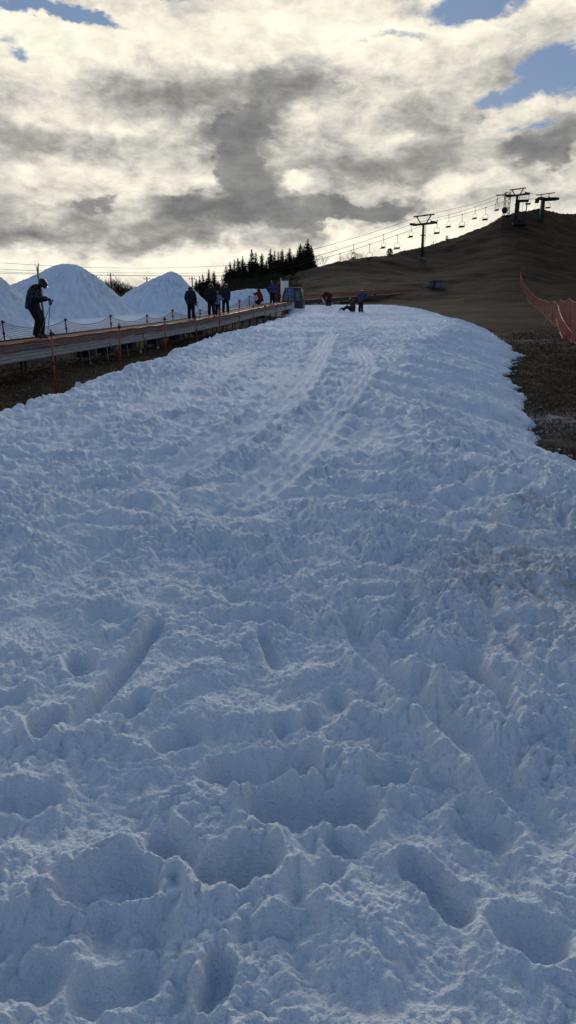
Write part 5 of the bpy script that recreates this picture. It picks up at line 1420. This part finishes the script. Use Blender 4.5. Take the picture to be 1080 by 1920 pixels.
# ------------------------------------------------------------------ utility poles and wires far left
upos = [(181, 517, 118, 'thin utility pole right beside the tall snow pile'), (207, 512, 120, 'thin utility pole rising from the bare trees'), (275, 519, 122, 'thin utility pole just left of the middle snow pile'), (360, 519, 124, 'thin utility pole left of the small cedar group'), (-90, 508, 112, '')]
for px, yt, Yd, lab in upos:
    if not lab: continue
    t_ = P(px, yt, Yd); g_ = G(t_.x, t_.y); rt = empty('utility_pole', (t_.x, t_.y, g_)); h_ = t_.z - g_; tag(rt, lab, 'utility pole', 'utility poles behind the snow piles')
    MB().tube([(0, 0, -.3), (0, 0, h_)], [.13, .09], 8).build('shaft', m_lift, rt, True); MB().box((0, 0, h_ - .35), (1.1, .09, .10)).build('crossarm', m_lift, rt)
    mb = MB()
    for xx in (-.45, 0, .45): mb.tube([(xx, 0, h_ - .3), (xx, 0, h_ - .12)], .05, 6)
    mb.build('insulators', m_concrete, rt)
for k, (a, b_, s_) in enumerate((((-60, 488, 100), (440, 497, 130), .75), ((-60, 502, 100), (440, 511, 130), .35), ((-60, 507.5, 100), (440, 516, 130), .30), ((-60, 511, 101), (440, 518, 131), .15))):
    rope('power_wire', sagged(P(*a), P(*b_), s_, 16), .022, ['topmost thin wire crossing the sky behind the snow piles', 'second thin wire crossing behind the snow piles', 'third thin wire crossing behind the snow piles', 'lowest thin wire crossing behind the snow piles'][k], 'wire')

# ------------------------------------------------------------------ short dead grass beside the snow
def grass(n, box, seed, hh=(.03, .09)):
    r_ = np.random.RandomState(seed)
    x = r_.uniform(box[0], box[1], n * 3); y = box[2] + (box[3] - box[2]) * r_.rand(n * 3) ** 1.3
    dl_ = x - np.interp(y, LY, LX); dr_ = np.interp(y, RY, RX) - x
    dens = fbm(x * .8, y * .8, 500 + seed, 3) 
    k = ((dl_ < .05) | (dr_ < .1)) & (dens > -.25) & (r_.rand(len(x)) > np.clip((y - 17) / 24, 0, 1)) & (np.abs(x) < y * .75 + 1)
    x = x[k][:n]; y = y[k][:n]; n = len(x); z = ground(x, y) + .03 * pn(x * 2.3, y * 2.3, 31) * sstep(2, 6, np.hypot(x, y)) * sstep(70, 30, np.hypot(x, y)) - .005
    h = r_.uniform(hh[0], hh[1], n) * (1 + .6 * np.clip(dens[k][:n], -.5, .8)); a = r_.uniform(0, 6.28, n); w_ = r_.uniform(.004, .010, n) + y * .0005; l_ = r_.normal(0, .6, (n, 2)) * h[:, None]
    p0 = np.stack([x - np.cos(a) * w_, y - np.sin(a) * w_, z], -1); p1 = np.stack([x + np.cos(a) * w_, y + np.sin(a) * w_, z], -1); p2 = np.stack([x + l_[:, 0], y + l_[:, 1], z + h], -1)
    co = np.stack([p0, p1, p2], 1).reshape(-1, 3); return co, np.arange(3 * n).reshape(-1, 3)
m_gr = M('dead_grass', (.19, .12, .065), (.08, .06, .032), rough=.9, scale=1.6, contrast=(.4, .62))
co, f_ = grass(60000, (3.5, 26, 9, 42), 1); o = mesh_np('dead_grass', co, f_, m_gr, smooth=False); tag(o, kind='stuff'); tag(o, 'short dead grass on the dark field right of the snow', 'grass')
co, f_ = grass(26000, (-16, -2, 10, 42), 2); o = mesh_np('dead_grass', co, f_, m_gr, smooth=False); tag(o, 'matted dead grass under the carpet lift on the left', 'grass', None, 'stuff')
# melt-water pebbles of ice at the foot of the right flank
mb = MB()
for k in range(16):
    yy = rnd.uniform(9.5, 24); xx = float(np.interp(yy, RY, RX)) + rnd.uniform(-.05, .35); r_ = rnd.uniform(.015, .04)
    ellipsoid(mb, (xx, yy, G(xx, yy) + r_ * .3), (r_ * rnd.uniform(1, 1.6), r_, r_ * .7), 8, 5)
o = mb.build('snow_crumbs', m_mound, None, True); tag(o, 'small loose lumps of snow scattered along the right foot of the slope', 'snow lumps', None, 'stuff')
SKYK = .9; SUNE = 1.5
# ------------------------------------------------------------------ sky
SUN_AZ, SUN_EL = math.atan2(*[ray(552, 345)[0], 1.0]), math.atan(ray(552, 345)[1])
w = bpy.data.worlds.new('World'); scene.world = w; w.use_nodes = True
nt = w.node_tree; L = nt.links.new
for n in list(nt.nodes): nt.nodes.remove(n)
out = nn(nt, 'ShaderNodeOutputWorld'); bg = nn(nt, 'ShaderNodeBackground'); bg.inputs['Strength'].default_value = .1
L(bg.outputs[0], out.inputs[0])
def V(v): return v
def mt(op, a, bb=None, c=None, clamp=False):
    n = nn(nt, 'ShaderNodeMath', operation=op); n.use_clamp = clamp
    for i, v in enumerate((a, bb, c)):
        if v is None: continue
        if isinstance(v, bpy.types.NodeSocket): L(v, n.inputs[i])
        else: n.inputs[i].default_value = v
    return n.outputs[0]
def comb(x, y, z):
    n = nn(nt, 'ShaderNodeCombineXYZ')
    for i, v in enumerate((x, y, z)):
        if isinstance(v, bpy.types.NodeSocket): L(v, n.inputs[i])
        else: n.inputs[i].default_value = v
    return n.outputs[0]
def wnoise(vec, scale, detail=6, rough=.55, dist=0.0):
    n = nn(nt, 'ShaderNodeTexNoise'); n.inputs['Scale'].default_value = scale; n.inputs['Detail'].default_value = detail; n.inputs['Roughness'].default_value = rough
    n.inputs['Distortion'].default_value = dist; L(vec, n.inputs['Vector']); return n
def wramp(fac, stops, mode='LINEAR'):
    r = nn(nt, 'ShaderNodeValToRGB'); cr = r.color_ramp; cr.interpolation = mode
    while len(cr.elements) < len(stops): cr.elements.new(.5)
    for e, (p, c) in zip(cr.elements, stops): e.position = p; e.color = (*c, 1)
    L(fac, r.inputs[0]); return r.outputs[0]
def wmix(fac, a, bb, bt='MIX'):
    mx = nn(nt, 'ShaderNodeMix', data_type='RGBA', blend_type=bt)
    for s, v in ((0, fac), (6, a), (7, bb)):
        if isinstance(v, bpy.types.NodeSocket): L(v, mx.inputs[s])
        else: mx.inputs[s].default_value = v if s == 0 else (*v, 1)
    return mx.outputs[2]
tc = nn(nt, 'ShaderNodeTexCoord'); sp = nn(nt, 'ShaderNodeSeparateXYZ'); L(tc.outputs['Generated'], sp.inputs[0])
x, y, z = sp.outputs
az = mt('ARCTAN2', x, y); el = mt('ARCSINE', z)
# cloud-layer coordinates: a sheet seen from below, squeezed towards the horizon
den = mt('ADD', mt('MAXIMUM', z, 0.0), .30)
q = comb(mt('DIVIDE', x, den), mt('DIVIDE', y, den), mt('MULTIPLY', z, .6))
dirv = comb(x, y, mt('MULTIPLY', z, 1.9))
wn = wnoise(dirv, 5.0, 5, .6)
wsp = nn(nt, 'ShaderNodeSeparateColor'); L(wn.outputs['Color'], wsp.inputs[0])
wn2 = wnoise(dirv, 19.0, 4, .6); wsp2 = nn(nt, 'ShaderNodeSeparateColor'); L(wn2.outputs['Color'], wsp2.inputs[0])
azw = mt('ADD', az, mt('ADD', mt('MULTIPLY', mt('SUBTRACT', wsp.outputs[0], .5), .11), mt('MULTIPLY', mt('SUBTRACT', wsp2.outputs[0], .5), .055)))
elw = mt('ADD', el, mt('ADD', mt('MULTIPLY', mt('SUBTRACT', wsp.outputs[1], .5), .075), mt('MULTIPLY', mt('SUBTRACT', wsp2.outputs[1], .5), .04)))
def g(px, py, rx, ry, amp, rot=0):
    kx, kz = ray(px, py)
    a0 = math.atan2(kx, 1); e0 = math.atan2(kz, math.hypot(1, kx))
    sa, se = rx / 1330 * .95, ry / 1330 * .95
    da = mt('SUBTRACT', azw, a0); de = mt('SUBTRACT', elw, e0)
    if rot:
        c, s = math.cos(R(rot)), math.sin(R(rot))
        da, de = mt('ADD', mt('MULTIPLY', da, c), mt('MULTIPLY', de, s)), mt('SUBTRACT', mt('MULTIPLY', de, c), mt('MULTIPLY', da, s))
    u = mt('MULTIPLY', da, 1 / sa); v = mt('MULTIPLY', de, 1 / se)
    d2 = mt('ADD', mt('MULTIPLY', u, u), mt('MULTIPLY', v, v))
    return mt('MULTIPLY', mt('EXPONENT', mt('MULTIPLY', d2, -1.0)), amp)
def total(lst):
    s = None
    for b_ in lst:
        k = g(*b_); s = k if s is None else mt('ADD', s, k)
    return s
CL = [(455, 245, 80, 50, .26), (450, 335, 70, 55, .26), (480, 400, 160, 34, .26), (570, 150, 180, 30, .26), (700, 398, 120, 24, .24, 8), (790, 375, 110, 16, .16, 8),
      (200, 290, 150, 30, .14), (60, 425, 150, 34, .24), (190, 385, 60, 24, .14), (1020, 285, 70, 44, .24), (840, 225, 120, 34, .26, 12), (330, 450, 150, 14, .14), (620, 280, 110, 36, .22, 20),
      (40, 280, 80, 26, .16), (270, 190, 90, 40, .16), (600, 430, 60, 16, .12), (730, 315, 150, 30, .22), (110, 150, 90, 26, .14), (900, 440, 160, 60, -.3), (680, 440, 120, 30, -.2), (360, 380, 50, 26, .25), (300, 300, 60, 20, -.12), (640, 330, 60, 26, -.10), (250, 250, 90, 16, -.12),
      (250, 70, 330, 48, -.28), (770, 60, 260, 60, -.26), (60, 120, 100, 36, -.14), (552, 345, 26, 14, -.75), (555, 385, 12, 22, -.25), (690, 262, 170, 22, -.22, 12), (270, 352, 190, 20, -.26), (250, 500, 480, 26, -.46),
      (840, 345, 170, 18, -.24, 8), (1010, 200, 130, 30, -.20), (180, 235, 140, 20, -.14), (520, 480, 140, 16, -.18), (560, 230, 60, 18, -.2), (730, 440, 160, 14, -.16, 10), (410, 165, 40, 30, -.06), (760, 470, 300, 24, -.12)]
HO = [(1050, 128, 78, 46, .62, 10), (90, 22, 170, 14, .55, -4), (380, -5, 240, 9, .42), (900, -2, 130, 20, .50), (935, 185, 45, 16, .34), (20, 80, 36, 12, .28), (740, 68, 90, 12, .30, 8), (570, 122, 160, 9, .22), (980, 45, 60, 8, .2), (1000, 235, 60, 7, .25)]
base = wnoise(q, 2.1, 9, .58, .3).outputs['Fac']
b2 = wnoise(dirv, 8.5, 8, .60, .2).outputs['Fac']
b3 = wnoise(dirv, 26, 6, .65, .5).outputs['Fac']
D = mt('ADD', mt('ADD', mt('ADD', mt('MULTIPLY', base, .24), mt('MULTIPLY', b2, .85)), mt('MULTIPLY', mt('SUBTRACT', b3, .5), .45)), mt('MULTIPLY', total(CL), .85))
D = mt('SUBTRACT', D, .01)
cloud = wramp(D, [(.30, (1.06, .98, .81)), (.44, (.86, .81, .69)), (.56, (.60, .58, .53)), (.68, (.36, .355, .33)), (.84, (.22, .22, .21)), (1.0, (.14, .147, .155))], 'B_SPLINE')
# thin streaks
fine = wnoise(dirv, 30, 6, .6, .4).outputs['Fac']
cloud = wmix(1.0, cloud, wramp(fine, [(.32, (.86, .86, .87)), (.68, (1.16, 1.15, 1.13))]), 'MULTIPLY')
PU = [(455, 240, 62, 42, 1.0), (448, 325, 52, 46, 1.0), (520, 395, 110, 30, .9), (190, 388, 60, 20, .85), (1015, 288, 56, 40, 1.0), (690, 400, 130, 17, .95, 6), (360, 385, 40, 22, .8), (900, 215, 50, 20, .6), (620, 150, 110, 16, .5), (265, 190, 36, 26, .5), (90, 440, 120, 16, .6)]
puf = mt('ADD', total(PU), mt('ADD', mt('MULTIPLY', mt('SUBTRACT', wnoise(dirv, 16, 9, .62, .3).outputs['Fac'], .5), 1.5), mt('MULTIPLY', mt('SUBTRACT', wnoise(dirv, 46, 5, .6).outputs['Fac'], .5), .5)))
pm = wramp(puf, [(.42, (0, 0, 0)), (.72, (.78, .78, .78))], 'EASE')
pcol = wramp(wnoise(dirv, 22, 7, .6).outputs['Fac'], [(.35, (.135, .14, .15)), (.68, (.27, .27, .265))])
cloud = wmix(pm, cloud, pcol)
hole = mt('ADD', total(HO), mt('MULTIPLY', mt('SUBTRACT', wnoise(dirv, 11, 8, .62, .2).outputs['Fac'], .5), .85))
upper = mt('MULTIPLY', mt('SUBTRACT', el, R(22)), 1.3, clamp=True)     # clouds break up higher in the sky and behind
back = mt('MULTIPLY', mt('SUBTRACT', .25, y), .55, clamp=True)
hole = mt('ADD', hole, mt('ADD', mt('MULTIPLY', upper, .75), mt('MULTIPLY', back, .45)))
hm = wramp(hole, [(.22, (0, 0, 0)), (.42, (1, 1, 1))], 'EASE')
sky = nn(nt, 'ShaderNodeTexSky', sky_type='NISHITA'); sky.sun_disc = False
sky.sun_elevation = SUN_EL; sky.sun_rotation = SUN_AZ; sky.altitude = 600; sky.air_density = 1.0; sky.dust_density = .6; sky.ozone_density = 2.0
blue = wmix(1.0, sky.outputs[0], (SKYK, SKYK * 1.0, SKYK * 1.02), 'MULTIPLY')
blue = wmix(.72, blue, (1.65, 2.6, 4.5))
# clouds away from the low sun are lit less and greyer
dimf = mt('MULTIPLY', mt('ADD', y, .35), 1.0, clamp=True)
cl10 = wmix(1.0, cloud, (10, 10, 10), 'MULTIPLY')
cl_back = wmix(1.0, cl10, (.36, .46, .63), 'MULTIPLY')
cl10 = wmix(dimf, cl_back, cl10)
cl_up = wmix(1.0, cl10, (.52, .62, .82), 'MULTIPLY')
cl10 = wmix(mt('MULTIPLY', mt('SUBTRACT', el, R(21)), 2.2, clamp=True), cl10, cl_up)
fin = wmix(hm, cl10, blue)
L(fin, bg.inputs['Color'])
w.cycles.sampling_method = 'MANUAL'; w.cycles.sample_map_resolution = 512

sd = bpy.data.lights.new('sun', 'SUN'); sd.energy = SUNE; sd.angle = R(24); sd.color = (1.0, .93, .82)
sun = bpy.data.objects.new('sun', sd); link(sun)
dv = Vector((math.sin(SUN_AZ) * math.cos(SUN_EL), math.cos(SUN_AZ) * math.cos(SUN_EL), math.sin(SUN_EL)))
sun.rotation_euler = (-dv).to_track_quat('-Z', 'Y').to_euler()
scene.view_settings.view_transform = 'Standard'; scene.view_settings.look = 'None'; scene.view_settings.exposure = 0.0; scene.view_settings.gamma = 1
